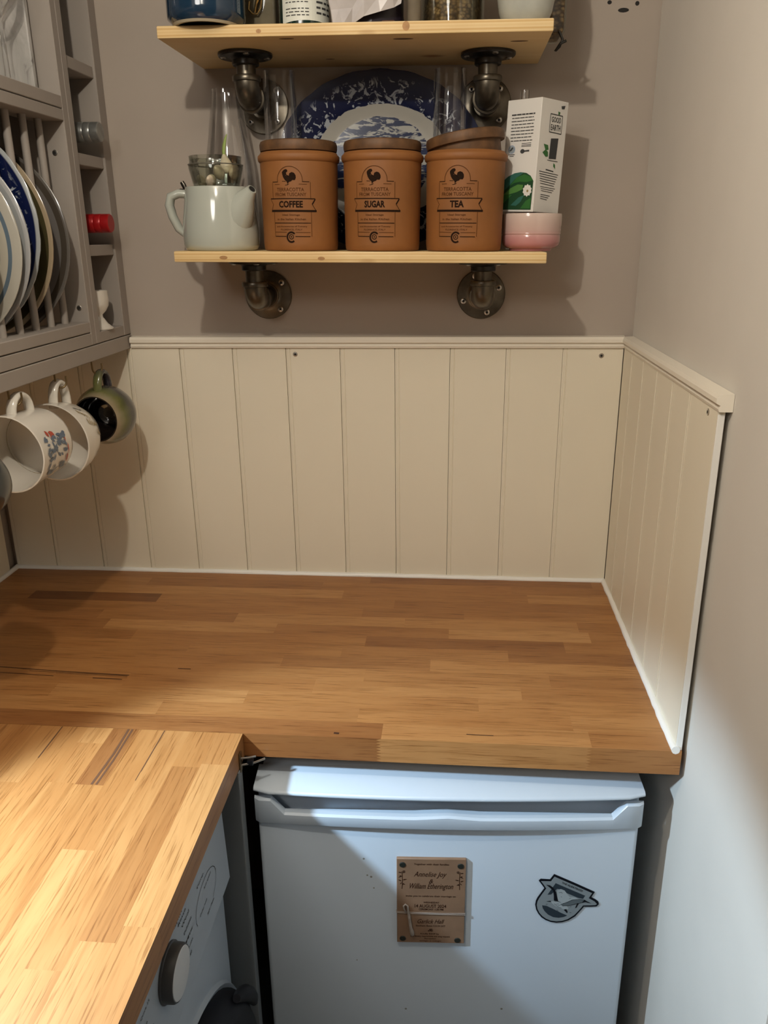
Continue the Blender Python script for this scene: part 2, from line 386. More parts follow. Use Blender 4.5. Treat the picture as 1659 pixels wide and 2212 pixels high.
# screws in the panelling, holes left in the plaster
def screw(parent, loc, axis='y', r=.0042):
    bm = NB(); Mx = {'y': RX(math.pi/2), 'x': RY(-math.pi/2), 'z': RX(math.pi)}[axis]
    lathe(bm, [(0, -.001), (r*1.15, -.001), (r*1.15, .0003), (r, .0008), (r*.55, .0010), (r*.5, .0002), (0, .0002)], 14, Mx, mis=[0, 0, 0, 0, 1, 1])
    o = obj('screw', bm, [STEEL, DARK], parent, 30); o.matrix_local = T(*loc); return o
screw(wall_back, (-.647, 0, 1.381)); screw(wall_back, (-.042, 0, 1.379)); screw(wall_right, (0, -.556, 1.385), 'x')
for (x, z, rx, rz) in ((-.072, 1.981, .0038, .0032), (-.025, 1.978, .0036, .0036), (-.0475, 1.9685, .0095, .0036)):
    bm = NB(); lathe(bm, [(0, 0), (1, .0), (.9, .0004), (0, .0004)], 12, T(x, WY-.0001, z) @ RX(math.pi/2) @ Matrix.Diagonal((rx, rz, 1, 1)))
    obj('plug_hole', bm, DARK, wall_back, 0)

# ------------------------------------------------------------------ worktops made of beech staves
def stave_box(L, wd, th): return box(NB(), 0, L, -wd/2, wd/2, -th, 0)
rnd = random.Random(11)
def stave(parent, bm, tone, M):
    o = obj('stave', bm, BEECH, parent, 0); o.matrix_local = M; o['tone'] = float(tone); o['seed'] = rnd.uniform(0, 60); return o
TH = .040
wt = thing('worktop', 'beech butcher block worktop running over the fridge to the panelled corner', 'worktop', (WX, 0, .9))
X1 = .008
fixed = {0: [(-.50, .42), (-.03, .30)], 1: [(-.98, .52), (-.60, .34), (-.20, .46)], 2: [(-.55, .60), (-.17, .45), (X1, .62)], 3: [(-1.204, .42), (-.929, .16), (-.44, .46), (X1, .40)],
         4: [(-.90, .44), (-.50, .48), (-.30, .40), (X1, .50)], 5: [(-1.02, .36), (-.745, .44), (-.414, .66), (-.086, .62), (X1, .44)], 6: [(-.99, .34), (-.658, .64), (-.329, .42), (-.07, .66), (X1, .46)],
         7: [(-.92, .38), (-.481, .48), (-.121, .26), (X1, .44)], 8: [(-.80, .46), (-.52, .50), (-.224, .42), (X1, .30)], 9: [(-1.05, .40), (-.62, .46), (-.36, .36), (X1, .52)],
         10: [(-.72, .48), (-.47, .52), (-.16, .46), (X1, .38)], 11: [(-.871, .52), (-.55, .46), (-.21, .55), (X1, .44)], 12: [(-.98, .50), (-.655, .60), (-.28, .48), (X1, .50)], 13: [(-.785, .58), (-.467, .42), (-.14, .50), (X1, .56)]}
for i in range(14):
    x = WX; ends = fixed[i]
    if ends[-1][0] < X1: ends = ends + [(X1, .42)]
    for e, tone in ends:
        stave(wt, stave_box(e-x, .04, TH), tone, T(x-WX, -.02-.04*i, 0)); x = e
# front row: staves finger-jointed, the teeth show on the edge
def fingered(L, zl, zr):
    n = 8; lp = []; rp = []
    for i in range(2*n+1):
        z = -TH*i/(2*n); t = .0075 if i % 2 else 0
        rp.append((L-(t if zr else 0), z)); lp.append((-(t if zl else 0)+0, z))
    bm = NB(); prism(bm, rp[::1] + lp[::-1], -.02, .02); return bm
fr = [(WX, -.426, .27, 0, 1), (-.426, -.119, .62, 1, 1), (-.119, X1, .44, 1, 0)]
for a, b, tone, l, r in fr: stave(wt, fingered(b-a, l, r), tone, T(a-WX, -.58, 0))
# dark bark streaks let into one stave
STREAK = pm('dark_wood_streak', (.04, .012, .004), .6); STREAK2 = pm('walnut_streak', (.10, .042, .018), .6); fz = lambda u, v: Vector((u-WX, v, .00025))
for pts, wd in (([(-1.18, -.430), (-1.0, -.442), (-.871, -.4475)], .0022), ([(-1.05, -.4445), (-.95, -.4475), (-.873, -.4500)], .0013), ([(-1.0, -.449), (-.872, -.4535)], .0008), ([(-1.20, -.447), (-1.0, -.4585)], .0016), ([(-.93, -.4600), (-.878, -.4615)], .0022), ([(-.795, -.4195), (-.772, -.4200)], .0020), ([(-.30, -.5795), (-.26, -.5805)], .0016), ([(-.498, -.590), (-.490, -.5905)], .004)):
    bm = NB(); stroke(bm, pts, wd, fz); obj('dark_streak', bm, STREAK, wt, 0)
PX1 = -.6345
pw = thing('worktop', 'beech butcher block worktop running over the washing machine with open edge', 'worktop', (PX1, -.601, .9))
pf = {0: [(-.677, .55), (-.960, .68), (-1.30, .62)], 1: [(-.685, .50), (-.9825, .40), (-1.32, .64)], 2: [(-1.02, .58), (-1.40, .62)], 3: [(-.853, .48), (-1.25, .66)], 4: [(-.733, .24), (-1.15, .52)],
      5: [(-.64, .55), (-.731, .46), (-1.10, .54)], 6: [(-.90, .50), (-1.22, .60)], 7: [(-.735, .55), (-1.05, .50)]}
for i in range(17):
    wdt = .04 if i < 16 else (PX1-.64-WX)
    ends = pf.get(i, [(-.70-rnd.uniform(0, .25), rnd.uniform(.4, .62)), (-1.15-rnd.uniform(0, .2), rnd.uniform(.4, .6))]) + [(-1.66, rnd.uniform(.45, .6))]
    y = -.601
    for e, tone in ends:
        stave(pw, stave_box(y-e, wdt, TH), tone, T(-.04*i-wdt/2, y+.601, 0) @ RZ(-math.pi/2)); y = e
fz = lambda u, v: Vector((u-PX1, v+.601, .00025))
for pts, wd in (([(-.8105, -.602), (-.8085, -.66), (-.8115, -.732)], .0035), ([(-.8045, -.602), (-.8030, -.68), (-.8050, -.732)], .0030), ([(-.7545, -.602), (-.7543, -.70)], .0016), ([(-.915, -.602), (-.914, -.68)], .0018), ([(-.7548, -.70), (-.7546, -.72)], .001)):
    bm = NB(); stroke(bm, pts, wd, fz); obj('dark_streak', bm, STREAK2, pw, 0)

# little metal catch under the open edge
ct = thing('metal_catch', 'small dark metal two-pronged catch fixed to the worktop corner edge', 'catch', (PX1, -.627, .853))
obj('plate', box(NB(), 0, .0025, -.005, .005, 0, .032, .0008), HOOKM, ct)
for z, l, dy in ((.022, .024, .004), (.010, .034, .016)):
    obj('prong', tube(NB(), [(.002, 0, z), (l*.6, dy*.4, z+.001), (l, dy, z+.002)], .0016, 8), STEEL, ct)
obj('keeper', box(NB(), .010, .019, .002, .010, .008, .017, .001), DKGREY, ct)

# ------------------------------------------------------------------ fridge
FW = .587
FA = math.atan2(.029, .5865)
fg = thing('fridge', 'white under-counter fridge with recessed grip along the door top', 'fridge', (-.6195, -.618, 0), (0, 0, FA))
obj('cabinet', box(NB(), .004, FW-.004, .052, .50, .02, .820, .004), WHITEE, fg)
dp = obj('door_panel', box(NB(), .003, FW-.003, 0, .05, .06, .760, .007, 3), WHITEE, fg)
def bowed(poly_zy, x0, x1, n=24, bow=.013, inset=0.0):
    """section (y,z) swept along x with a bowed front"""
    bm = NB(); rings = []
    for i in range(n+1):
        t = i/n; x = x0+(x1-x0)*t; b = -bow*(1-(2*t-1)**2); e = 0
        if i in (0, n): e = inset
        rings.append([bm.verts.new((x, (y+b if y < .03 else y)+(e if y < .03 else 0), z)) for y, z in poly_zy])
    m = len(poly_zy)
    for i in range(n):
        for k in range(m): bm.faces.new((rings[i][k], rings[i][(k+1) % m], rings[i+1][(k+1) % m], rings[i+1][k]))
    bm.faces.new(rings[0][::-1]); bm.faces.new(rings[-1]); return bm
obj('door_cap', bowed([(.05, .810), (-.002, .810), (-.006, .8110), (-.0075, .8130), (-.0070, .8155), (-.004, .8180), (.05, .822)], .0, FW, bow=.012, inset=.006), WHITEE, fg, 50)
obj('grip_recess', bowed([(.05, .757), (.026, .757), (.028, .811), (.05, .811)], .006, FW-.006, bow=0), WHITEE, fg)
bm = NB(); n = 48
lipz = lambda u: .8000 if (u < .026 or u > FW-.026) else (.8000-(u-.026)/.020*.024 if u < .046 else (.8000-(FW-.026-u)/.020*.024 if u > FW-.046 else .7760+.004*max(0, 1-abs(u-FW/2)/.05)))
us = sorted(set([0, .008, .0259, .0261, .036, .046] + [.046+(FW-.092)*i/30 for i in range(31)] + [FW-.046, FW-.036, FW-.0261, FW-.0259, FW-.008, FW]))
ring = []
for u in us:
    b = -.010*(1-(2*u/FW-1)**2) - .004 + (.005 if u in (0, FW) else 0); zt = lipz(u)
    ring.append([bm.verts.new(p) for p in ((u, .006, .754), (u, b+.002, .754), (u, b, .757), (u, b, zt-.003), (u, b+.003, zt), (u, .0045, zt), (u, .006, zt-.002))])
for a, b in zip(ring[:-1], ring[1:]):
    for k in range(7): bm.faces.new((a[k], a[(k+1) % 7], b[(k+1) % 7], b[k]))
bm.faces.new(ring[0][::-1]); bm.faces.new(ring[-1])
obj('grip_lip', bm, WHITEE, fg, 35)
obj('end_post', box(NB(), .004, .024, .012, .03, .79, .808, .002), WHITEE, fg); obj('end_post', box(NB(), FW-.024, FW-.004, .012, .03, .79, .808, .002), WHITEE, fg)
bm = NB()
for u, z, r in ((.165, .687, .0018), (.17, .655, .0016), (.176, .652, .002), (.18, .63, .0014), (.39, .38, .002), (.23, .375, .002), (.15, .48, .0012)): disc(bm, u, z, r, lambda a, b: Vector((a, -.0003, b)), n=8)
obj('speck', bm, pm('grime_speck', (.20, .20, .19), .7), dp, 0)

# engraved plywood invitation held on by magnets (door-plane coordinates: u from door left, z up)
FM = T(-.6195, -.618, 0) @ RZ(FA)
def on_door(u, z, d=-.0005): return FM @ Vector((u, d, z))
pl = thing('invitation_plaque', 'engraved wooden wedding invitation tied with twine on the fridge door', 'plaque', on_door(.2700, .526), (0, 0, FA))
PWD, PHT = .1075, .1675
obj('board', box(NB(), -PWD/2, PWD/2, -.0055, 0, 0, PHT, .0006, 1), PLY, pl)
pu = lambda X: (X-790)/1470*PWD; pv = lambda Y: (1925-Y)/1820*PHT
fp = lambda u, v: Vector((u, -.0058, v))
for X, Y in ((182, 228), (1412, 240), (182, 1832), (1380, 1852)):
    bm = NB(); lathe(bm, [(0, 0), (.0050, 0), (.0050, .0006), (.0044, .0011), (0, .0011)], 20, T(pu(X), -.0055, pv(Y)) @ RX(math.pi/2)); obj('magnet', bm, MAG, pl)
bm = NB()
def pt_(s, X, Y, Wd, Ht, sh=0, off=.0): text(bm, s, pu(X), pv(Y), Wd/1470*PWD, Ht/1820*PHT, fp, sh, off=off)
pt_('Together with their families', 795, 215, 740, 48, off=.01)
pt_('Annelise Joy', 770, 435, 700, 140, .45); pt_('&', 790, 565, 90, 85, .3); pt_('William Etherington', 800, 690, 930, 150, .45)
pt_('invite you to celebrate their marriage on', 785, 892, 1070, 46, off=.01)
pt_('WEDNESDAY', 800, 1025, 340, 38, off=.01); pt_('14 AUGUST 2024', 780, 1103, 680, 72, off=.01); pt_('CEREMONY 1:30 PM', 795, 1175, 530, 45, off=.01)
pt_('Garlick Hall', 795, 1440, 580, 95, .45); pt_('Bentham, Essex CO10 2XT', 790, 1542, 640, 42, off=.01); pt_('&', 790, 1635, 120, 60, .2)
pt_('Kindly RSVP by', 775, 1722, 410, 40, off=.01); pt_('with dietary requirements and song requests', 780, 1778, 870, 42, off=.01); pt_('Reception', 785, 1828, 250, 36, off=.01); pt_('carriages at midnight', 785, 1880, 480, 36, off=.01)
for s, X0 in ((1, 170), (-1, 1400)):                      # sprays of leaves down either side
    stroke(bm, [(pu(X0), pv(740)), (pu(X0+8*s), pv(560)), (pu(X0), pv(365))], .0009, fp)
    for Y, L, dY in ((365, 75, -8), (395, -85, -10), (400, 80, -25), (460, -80, 40), (480, -60, -30), (550, 110, -20), (575, -90, -30), (620, 70, 30), (600, -50, 40), (660, 40, -40)):
        a, b = pu(X0), pv(Y); c, d = pu(X0+L*s), pv(Y+dY); mx, my = (a+c)/2, (b+d)/2
        flat(bm, [(a, b), (mx, my+.0011), (c, d), (mx, my-.0011)], fp)
obj('engraving', bm, BURN, pl, 0)
zt = pv(1250)
for dz, dr in ((.0012, .0004), (-.0012, -.0003)):
    hw = PWD/2+.0007
    obj('twine', tube(NB(), [(-hw, -.003, zt+dz+.0016), (-hw, -.0066, zt+dz+.0015), (-.03, -.0068, zt+dz), (.02, -.0068, zt+dz-.001), (hw, -.0066, zt+dz-.0006+dr), (hw, -.003, zt+dz-.0006)], .0005, 6), TWINE, pl)
obj('tassel', tube(NB(), [(pu(255), -.0075, pv(1230)), (pu(215), -.0085, pv(1150)), (pu(200), -.0085, pv(1085)), (pu(240), -.009, pv(1040)), (pu(290), -.0085, pv(1080)), (pu(300), -.008, pv(1190)), (pu(320), -.0085, pv(1300)), (pu(340), -.0085, pv(1450)), (pu(355), -.0088, pv(1560)), (pu(385), -.009, pv(1660)), (pu(395), -.0085, pv(1715))], [.0012, .0013, .0012, .0011, .0013, .0018, .0024, .0024, .0026, .0036, .0026], 8), WAX, pl)

# bird badge magnet
bd = thing('bird_magnet', 'shield-shaped magnet with flying seabird and banner on the fridge door', 'magnet', on_door(.4815, .618), (0, 0, FA))
su = lambda X: (X-800)/9.76*.000715; sv = lambda Y: -(Y-680)/9.76*.00092
S2 = lambda L: [(su(x), sv(y)) for x, y in L]
outer = S2([(520, 188), (960, 360), (1400, 540), (1335, 652), (1440, 700), (1500, 745), (1515, 790), (1470, 838), (1350, 848), (1200, 850), (1130, 940), (1030, 1060), (890, 1150), (760, 1192), (640, 1205), (510, 1190), (400, 1150), (310, 1095), (240, 1020), (185, 930), (160, 835), (170, 750), (200, 680), (260, 590), (335, 480), (270, 400), (205, 325), (240, 290), (440, 298)])
cx0 = sum(p[0] for p in outer)/len(outer); cy0 = sum(p[1] for p in outer)/len(outer)
inner = S2([(528, 232), (960, 402), (1348, 560), (1285, 665), (1420, 735), (1470, 785), (1440, 808), (1330, 815), (1180, 820), (1110, 915), (1010, 1030), (875, 1120), (755, 1160), (640, 1172), (515, 1158), (410, 1120), (330, 1068), (262, 1000), (212, 915), (192, 835), (202, 760), (230, 695), (290, 600), (372, 480), (310, 400), (250, 330), (460, 330)])
obj('backing', prism(NB(), outer, -.0012, 0), STKB, bd, 0); obj('face', prism(NB(), inner, -.0015, -.0012), STKG, bd, 0)
fs = lambda u, v: Vector((u, -.00165, v)); fs2 = lambda u, v: Vector((u, -.0018, v))
bm = NB()
flat(bm, S2([(560, 362), (1205, 612), (1165, 680), (1060, 660), (900, 600), (800, 560), (700, 490), (600, 480), (480, 600), (405, 608)]), fs)
flat(bm, S2([(305, 832), (400, 842), (560, 910), (720, 985), (860, 1040), (780, 1075), (680, 1092), (560, 1080), (450, 1030), (370, 960), (325, 895)]), fs)
obj('sky_and_sea_print', bm, STKD, bd, 0)
bm = NB()
flat(bm, S2([(600, 510), (680, 480), (760, 510), (830, 590), (880, 640), (1000, 650), (1080, 690), (900, 760), (740, 780), (640, 730), (610, 620)]), fs2)
flat(bm, S2([(480, 745), (560, 735), (690, 760), (800, 800), (880, 890), (820, 930), (700, 880), (600, 850), (520, 790)]), fs2)
obj('cloud_and_body_print', bm, STKL, bd, 0)
bm = NB(); flat(bm, S2([(690, 800), (800, 765), (900, 718), (960, 698), (1100, 690), (1210, 700), (1210, 742), (1000, 795), (850, 828), (740, 835)]), lambda u, v: Vector((u, -.00185, v))); obj('wing_print', bm, STKM, bd, 0)
bm = NB()
fs3 = lambda u, v: Vector((u, -.00195, v))
flat(bm, S2([(360, 395), (440, 405), (510, 450), (580, 540), (610, 640), (640, 735), (550, 725), (540, 620), (520, 520), (450, 460)]), fs3)
stroke(bm, S2([(740, 788), (840, 752), (940, 702), (1100, 690), (1215, 702)]), .0007, fs3); stroke(bm, S2([(740, 835), (860, 828), (1000, 795), (1150, 757), (1210, 742)]), .0007, fs3)
flat(bm, S2([(1205, 702), (1350, 772), (1205, 742), (1150, 752), (1170, 725)]), fs3)
for q in ([(700, 760), (640, 740), (560, 738)], [(560, 790), (640, 850), (720, 880)], [(600, 800), (660, 790)], [(640, 830), (700, 815)], [(640, 560), (690, 545), (720, 570)], [(690, 640), (715, 645)], [(870, 680), (910, 660)], [(380, 810), (420, 800)], [(620, 920), (660, 945)], [(900, 850), (930, 845)], [(900, 970), (940, 975)]): stroke(bm, S2(q), .0005, fs3)
flat(bm, S2([(385, 745), (480, 730), (490, 755)]), fs3); flat(bm, S2([(770, 910), (830, 900), (860, 960), (845, 985)]), fs3); flat(bm, S2([(1050, 770), (1085, 775), (1040, 860), (1010, 880)]), fs3)
rot = math.atan2(sv(520)-sv(345), su(1140)-su(690))
text(bm, 'THE ALBATROSS', su(915), sv(430), math.hypot(su(1140)-su(690), sv(520)-sv(345)), .0036, fs3, rot=rot, off=.01)
obj('bird_and_lettering', bm, STKB, bd, 0)

# ------------------------------------------------------------------ washing machine and the filler board beside it
wm = thing('washing_machine', 'white front-loading washing machine with large dial under the worktop', 'washing machine', (-.66, -.940, 0))
obj('body', box(NB(), -.56, 0, -.275, .275, .01, .85, .018, 3), WHITEE, wm)
def fasc(y0, y1, z0, z1):
    bm = NB(); prism(bm, [(0, z0), (.006, z0), (.012, z0+.012), (.008, z1-.012), (.002, z1), (0, z1)], y0, y1); return bm
obj('control_panel', fasc(-.262, .262, .690, .846), WHITEE, wm, 20)
obj('panel_seam', box(NB(), -.001, .0035, -.262, .262, .684, .690), GREYP, wm, 0)
kn = NB(); lathe(kn, [(0, 0), (.0345, 0), (.0345, .003), (.033, .004), (.0325, .014), (.031, .0165), (.0300, .0168)], 40, T(.008, .024, .786) @ RY(math.pi/2))
kb = obj('dial', kn, GREYP, wm)
kn = NB(); lathe(kn, [(.0300, .0162), (.0292, .0172), (.020, .0178), (0, .018)], 40, T(.008, .024, .786) @ RY(math.pi/2)); obj('dial_face', kn, pm('white_dial', (.70, .73, .75), .4), kb)
bm = NB(); f_wm = lambda u, v: Vector((.0122-(v-.70)*.027, u, v))
lines = ['Cottons', 'Eco 40-60', 'Synthetics', 'Mix', 'Delicates', 'Wool', 'Rinse', 'Spin']
for i, s in enumerate(lines):
    a = R(-70+20*i); text(bm, s, .024+.058*math.cos(a*.8)+.012, .777+.045*math.sin(a), .028, .0042, f_wm, off=.01)
for i, s in enumerate(['Quick 15', 'Daily 60', 'Drum clean', 'Dark care', 'Hand wash', 'Hygiene']):
    text(bm, s, -.045-.012*(i % 2), .81-.018*i, .026, .0042, f_wm, off=.01)
for i, s in enumerate(['Temp', 'Spin speed', 'Delay end', 'Start / Pause']): text(bm, s, .150+.025*(i % 2), .80-.022*i, .030, .0042, f_wm, off=.01)
tag(obj('panel_print', bm, INK, wm, 0), kind='stuff')
bm = NB(); stroke(bm, arc(.165, .762, .045, -60, 200, 16, .028), .0008, f_wm); obj('printed_outline', bm, INK, wm, 0)
dr = NB(); DM = T(.0, .040, .370) @ RY(math.pi/2)
lathe(dr, [(.242, 0), (.242, .010), (.236, .024), (.220, .036), (.200, .038), (.188, .034)], 56, DM); dd = obj('door_ring', dr, DKGREY, wm)
dr = NB(); lathe(dr, [(.190, .030), (.182, .038), (.12, .046), (0, .050)], 48, DM); obj('door_glass', dr, DOORGL, dd)
dr = NB(); lathe(dr, [(.252, 0), (.248, .006), (.241, .003)], 56, DM); obj('door_surround', dr, WHITEE, wm)
hb = NB(); tube(hb, [(.034, .040+.236*math.sin(R(a)), .370+.236*math.cos(R(a))) for a in range(36, 72, 4)], [.006, .009, .011, .012, .012, .012, .011, .009, .006][:9], 10); obj('door_handle', hb, DKGREY, dd)
o = tag(obj('filler_board', box(NB(), -.80, -.633, -.640, -.622, .001, .858, .001), FILLER), 'grey painted filler board between the washing machine and fridge', 'board')

# ------------------------------------------------------------------ shelves on pipe brackets
TILT = .0117
def shelf(z_at_left, x0, x1, lab):
    bm = box(NB(), 0, x1-x0, -.231, WY-.001, -.0175, 0, .002, 2)
    o = obj('shelf', bm, PINE, None, 30); o.location = (x0, 0, z_at_left); o.rotation_euler = (0, TILT, 0)
    return tag(o, lab, 'shelf')
SU, SL = 1.9145, 1.5840
su_ = shelf(SU, -.795, -.189, 'upper pale pine shelf holding jars and a blue crock'); sl_ = shelf(SL, -.800, -.1815, 'lower pale pine shelf holding terracotta canisters and teapot')
KNOT = pm('pine_knot', (.40, .21, .075), .6, var=.25, vscale=90); KNOTD = pm('dark_pine_knot', (.16, .075, .03), .7)
for sh, fn_, L in ((su_, lambda a, b: Vector((a, -.2313, b)), ((.386, -.007, .0055, .0065), (.16, -.010, .004, .003))), (sl_, lambda a, b: Vector((a, -.2313, b)), ((.085, -.010, .007, .003), (.25, -.011, .006, .003))), (su_, lambda a, b: Vector((a, b, -.0178)), ((.20, -.215, .012, .004), (.38, -.200, .016, .005), (.09, -.085, .006, .003), (.245, -.060, .008, .003), (.56, -.17, .014, .004)))):
    for a, b, r1, r2 in L:
        bm = NB(); disc(bm, a, b, r1, fn_, n=14, ry=r2); obj('knot', bm, KNOT if b > -.05 else KNOTD, sh, 0)
zu = lambda x: SU-math.tan(TILT)*(x+.795); zl = lambda x: SL-math.tan(TILT)*(x+.800)
def flange(parent, Mx, name, mat, ang, letters=True, r=.0465):
    bm = NB(); lathe(bm, [(0, 0), (r, 0), (r, .0035), (r-.0015, .0055), (.030, .0065), (.0245, .008), (.0225, .0095), (.0225, .0165), (.0210, .018), (0, .018)], 44, Mx)
    o = obj(name, bm, mat, parent, 35)
    for k in range(4):
        a = ang+k*math.pi/2; bm = NB()
        lathe(bm, [(0, 0), (.0055, 0), (.0055, .0012), (.0040, .0022), (.0022, .0024), (.0018, .0014), (0, .0014)], 16, Mx @ T(.036*math.cos(a), .036*math.sin(a), .0055), mis=[0, 0, 0, 0, 1, 1]); obj('screw', bm, [STEEL, DARK], o, 30)
    return o
def bracket(x, zc, zs, yp, ang, lab, group=None):
    b = thing('pipe_bracket', lab, 'bracket', (x, 0, zc), group=group)
    flange(b, T(0, WY, 0) @ RX(math.pi/2), 'wall_flange', GUN, ang)
    br = .022; yb = -yp
    obj('nipple', tube(NB(), [(0, -.010, 0), (0, yb+br+.002, 0)], .0165, 24), GUND, b)
    pth = [(0, yb+br+.004, 0)] + [(0, yb+br-br*math.sin(R(t)), br-br*math.cos(R(t))) for t in range(0, 91, 9)] + [(0, yb, br+.004)]
    obj('elbow', tube(NB(), pth, .0205, 28), GUN, b, 60)
    bm = NB(); lathe(bm, [(.0205, -.001), (.0235, 0), (.0240, .002), (.0240, .007), (.0230, .0085), (.0165, .0085)], 32, T(0, yb, br)); obj('collar', bm, GUN, b)
    bm = NB(); lathe(bm, [(.0205, -.001), (.0235, 0), (.0240, .002), (.0240, .007), (.0230, .0085), (.0165, .0085)], 32, T(0, yb+br, 0) @ RX(-math.pi/2)); obj('collar', bm, GUN, b)
    obj('pipe', tube(NB(), [(0, yb, br), (0, yb, zs-zc-.010)], .0162, 28), GUN, b)
    flange(b, T(0, yb, zs-zc-.0005) @ RX(math.pi), 'shelf_flange', GUND, ang+.5, r=.0455)
    return b
TK = .0175
bracket(-.697, 1.4965, zl(-.697)-TK, .098, R(40), 'dark pipe bracket under the lower shelf beneath the teapot end'); bracket(-.2785, 1.4955, zl(-.2785)-TK, .082, R(20), 'dark pipe bracket under the lower shelf beneath the pink bowl end')
bracket(-.6865, 1.832, zu(-.6865)-TK, .112, R(45), 'dark pipe bracket under the upper shelf above the coffee canister'); bracket(-.2805, 1.826, zu(-.2805)-TK, .088, R(45), 'dark pipe bracket under the upper shelf above the tea canister')

# ------------------------------------------------------------------ terracotta canisters
CU = lambda X: (X-700)/10.37*.00080; CV = lambda Y: (1950-Y)/10.37*.000755
def canister(word, x, y, rotz, lidtilt, lab, ww):
    t = thing('canister', lab, 'canister', (x, y, zl(x)+.0008), (0, TILT, rotz), 'terracotta canisters')
    bm = NB(); lathe(bm, [(0, 0), (.0610, 0), (.0630, .002), (.0640, .012), (.0655, .139), (.0680, .1410), (.0690, .1445), (.0688, .1490), (.0672, .1510), (.0655, .1520), (.0645, .1545), (.0630, .1550), (.058, .154), (.0575, .012), (0, .010)], 64); obj('pot', bm, TERRA, t, 50)
    fc = lambda u, v: Vector(((.0642+.0015*v/.139)*1.004*math.sin(u/.065), -(.0642+.0015*v/.139)*1.004*math.cos(u/.065), v))
    g = lambda u, v: fc(u, v)
    P = lambda L: [(CU(a), CV(b)) for a, b in L]
    bm = NB(); px = .00080/10.37
    stroke(bm, P([(215, 828), (1245, 832)]), 18*px, g); stroke(bm, P([(232, 1085), (1272, 1092)]), 40*px, g)
    stroke(bm, P([(1242, 842), (1172, 950)]), 26*px, g); stroke(bm, P([(1172, 950), (1262, 1090)]), 12*px, g)
    for a, b in (((290, 478), (430, 478)), ((965, 473), (1118, 476)), ((310, 1345), (1135, 1350)), ((310, 1633), (585, 1637)), ((790, 1640), (1115, 1642))): stroke(bm, P([a, b]), 14*px, g)
    text(bm, word, CU(705), CV(948), ww*px, 145*.000755/10.37, g, off=.035)
    # maker's ring
    stroke(bm, [(CU(700)+.0072*math.cos(R(a)), CV(1652)+.0078*math.sin(R(a))) for a in range(40, 325, 15)], .0028, g)
    stroke(bm, [(CU(700)+.0036*math.cos(R(a)), CV(1645)+.0036*math.sin(R(a))) for a in range(0, 361, 30)], .0012, g); disc(bm, CU(700), CV(1645), .0012, g, n=8)
    # cockerel
    flat(bm, P([(560, 250), (600, 222), (640, 215), (665, 245), (655, 270), (630, 290), (640, 330), (690, 355), (705, 300), (755, 278), (805, 295), (835, 345), (838, 400), (815, 445), (760, 440), (735, 468), (690, 480), (668, 510), (650, 505), (640, 475), (600, 440), (565, 385), (545, 320), (540, 280)]), g)
    stroke(bm, P([(660, 480), (655, 540)]), 12*px, g); stroke(bm, P([(600, 548), (655, 542), (690, 520)]), 10*px, g); stroke(bm, P([(535, 465), (620, 470)]), 10*px, g)
    obj('dark_print', bm, PRINT, t, 0)
    bm = NB()
    stroke(bm, P([(430, 478), (425, 430)] + [(698+275*math.cos(R(a)), 440-283*math.sin(R(a))) for a in range(180, -1, -12)] + [(975, 473)]), 13*px, g)
    stroke(bm, P([(215, 838), (290, 950), (236, 1075)]), 12*px, g)
    for a, b in (((288, 490), (288, 815)), ((1140, 482), (1140, 815)), ((306, 1110), (306, 1630)), ((1150, 1110), (1150, 1640)), ((350, 530), (475, 530)), ((895, 527), (1065, 530)), ((310, 1540), (600, 1546)), ((800, 1550), (1120, 1552))): stroke(bm, P([a, b]), 10*px, g)
    sc_ = lambda s, Y, Wd, Ht: text(bm, s, CU(705), CV(Y), Wd*px, Ht*.000755/10.37, g, off=.012)
    sc_('TERRACOTTA', 640, 600, 78); sc_('FROM TUSCANY', 742, 690, 74); sc_('Ideal Storage', 1178, 390, 50); sc_('in the Italian Kitchen', 1265, 640, 46); sc_('and Accessories of Tuscany', 1425, 690, 44); sc_('FLORENCE, ITALY', 1492, 480, 44)
    obj('faded_print', bm, PRINTL, t, 0)
    bm = NB(); lathe(bm, [(0, -.018), (.0560, -.018), (.0570, -.016), (.0572, .002), (.0640, .003), (.0650, .007), (.0652, .013), (.0635, .0175), (.0600, .0190), (0, .0195)], 56)
    o = obj('lid', bm, LIDW, t, 45); o.matrix_local = (T(0, 0, .1535) if not lidtilt else T(-.060, 0, .154) @ RY(-lidtilt) @ T(.060, 0, 0))
    return t
YC = -.150
canister('COFFEE', -.5975, YC, R(-4), 0, 'terracotta canister with wooden lid marked COFFEE', 530)
canister('SUGAR', -.4555, YC, R(-7), 0, 'terracotta canister with wooden lid marked SUGAR', 450)
canister('TEA', -.3160, YC, R(-12), R(8.5), 'terracotta canister marked TEA with its lid tilted', 300)

# ------------------------------------------------------------------ teapot with garlic jar on top
tx, ty = -.7370, -.1560
tp = thing('teapot', 'pale sage green glazed teapot with short spout and loop handle', 'teapot', (tx, ty, zl(tx)), (0, TILT, 0))
bm = NB(); lathe(bm, [(0, .002), (.055, .002), (.0575, 0), (.062, .002), (.0650, .010), (.0655, .026), (.0640, .050), (.0600, .080), (.0570, .0995), (.0560, .1025), (.052, .1035), (.048, .1030), (.047, .098), (.030, .0975), (0, .0975)], 56); obj('body', bm, SAGE, tp, 50)
bm = NB(); tube(bm, [(-.052, 0, .092), (-.070, -.004, .093), (-.083, -.006, .088), (-.087, -.006, .074), (-.083, -.005, .056), (-.074, -.003, .036), (-.061, 0, .024)], [.007, .0075, .008, .008, .0078, .0075, .006], 14, flat=1.5); obj('handle', bm, SAGE, tp, 60)
bm = NB(); tube(bm, [(.026, -.018, .040), (.038, -.026, .060), (.050, -.034, .077), (.060, -.041, .089), (.069, -.047, .0975)], [.030, .029, .021, .013, .008], 22); sp_ = obj('spout', bm, SAGE, tp, 60)
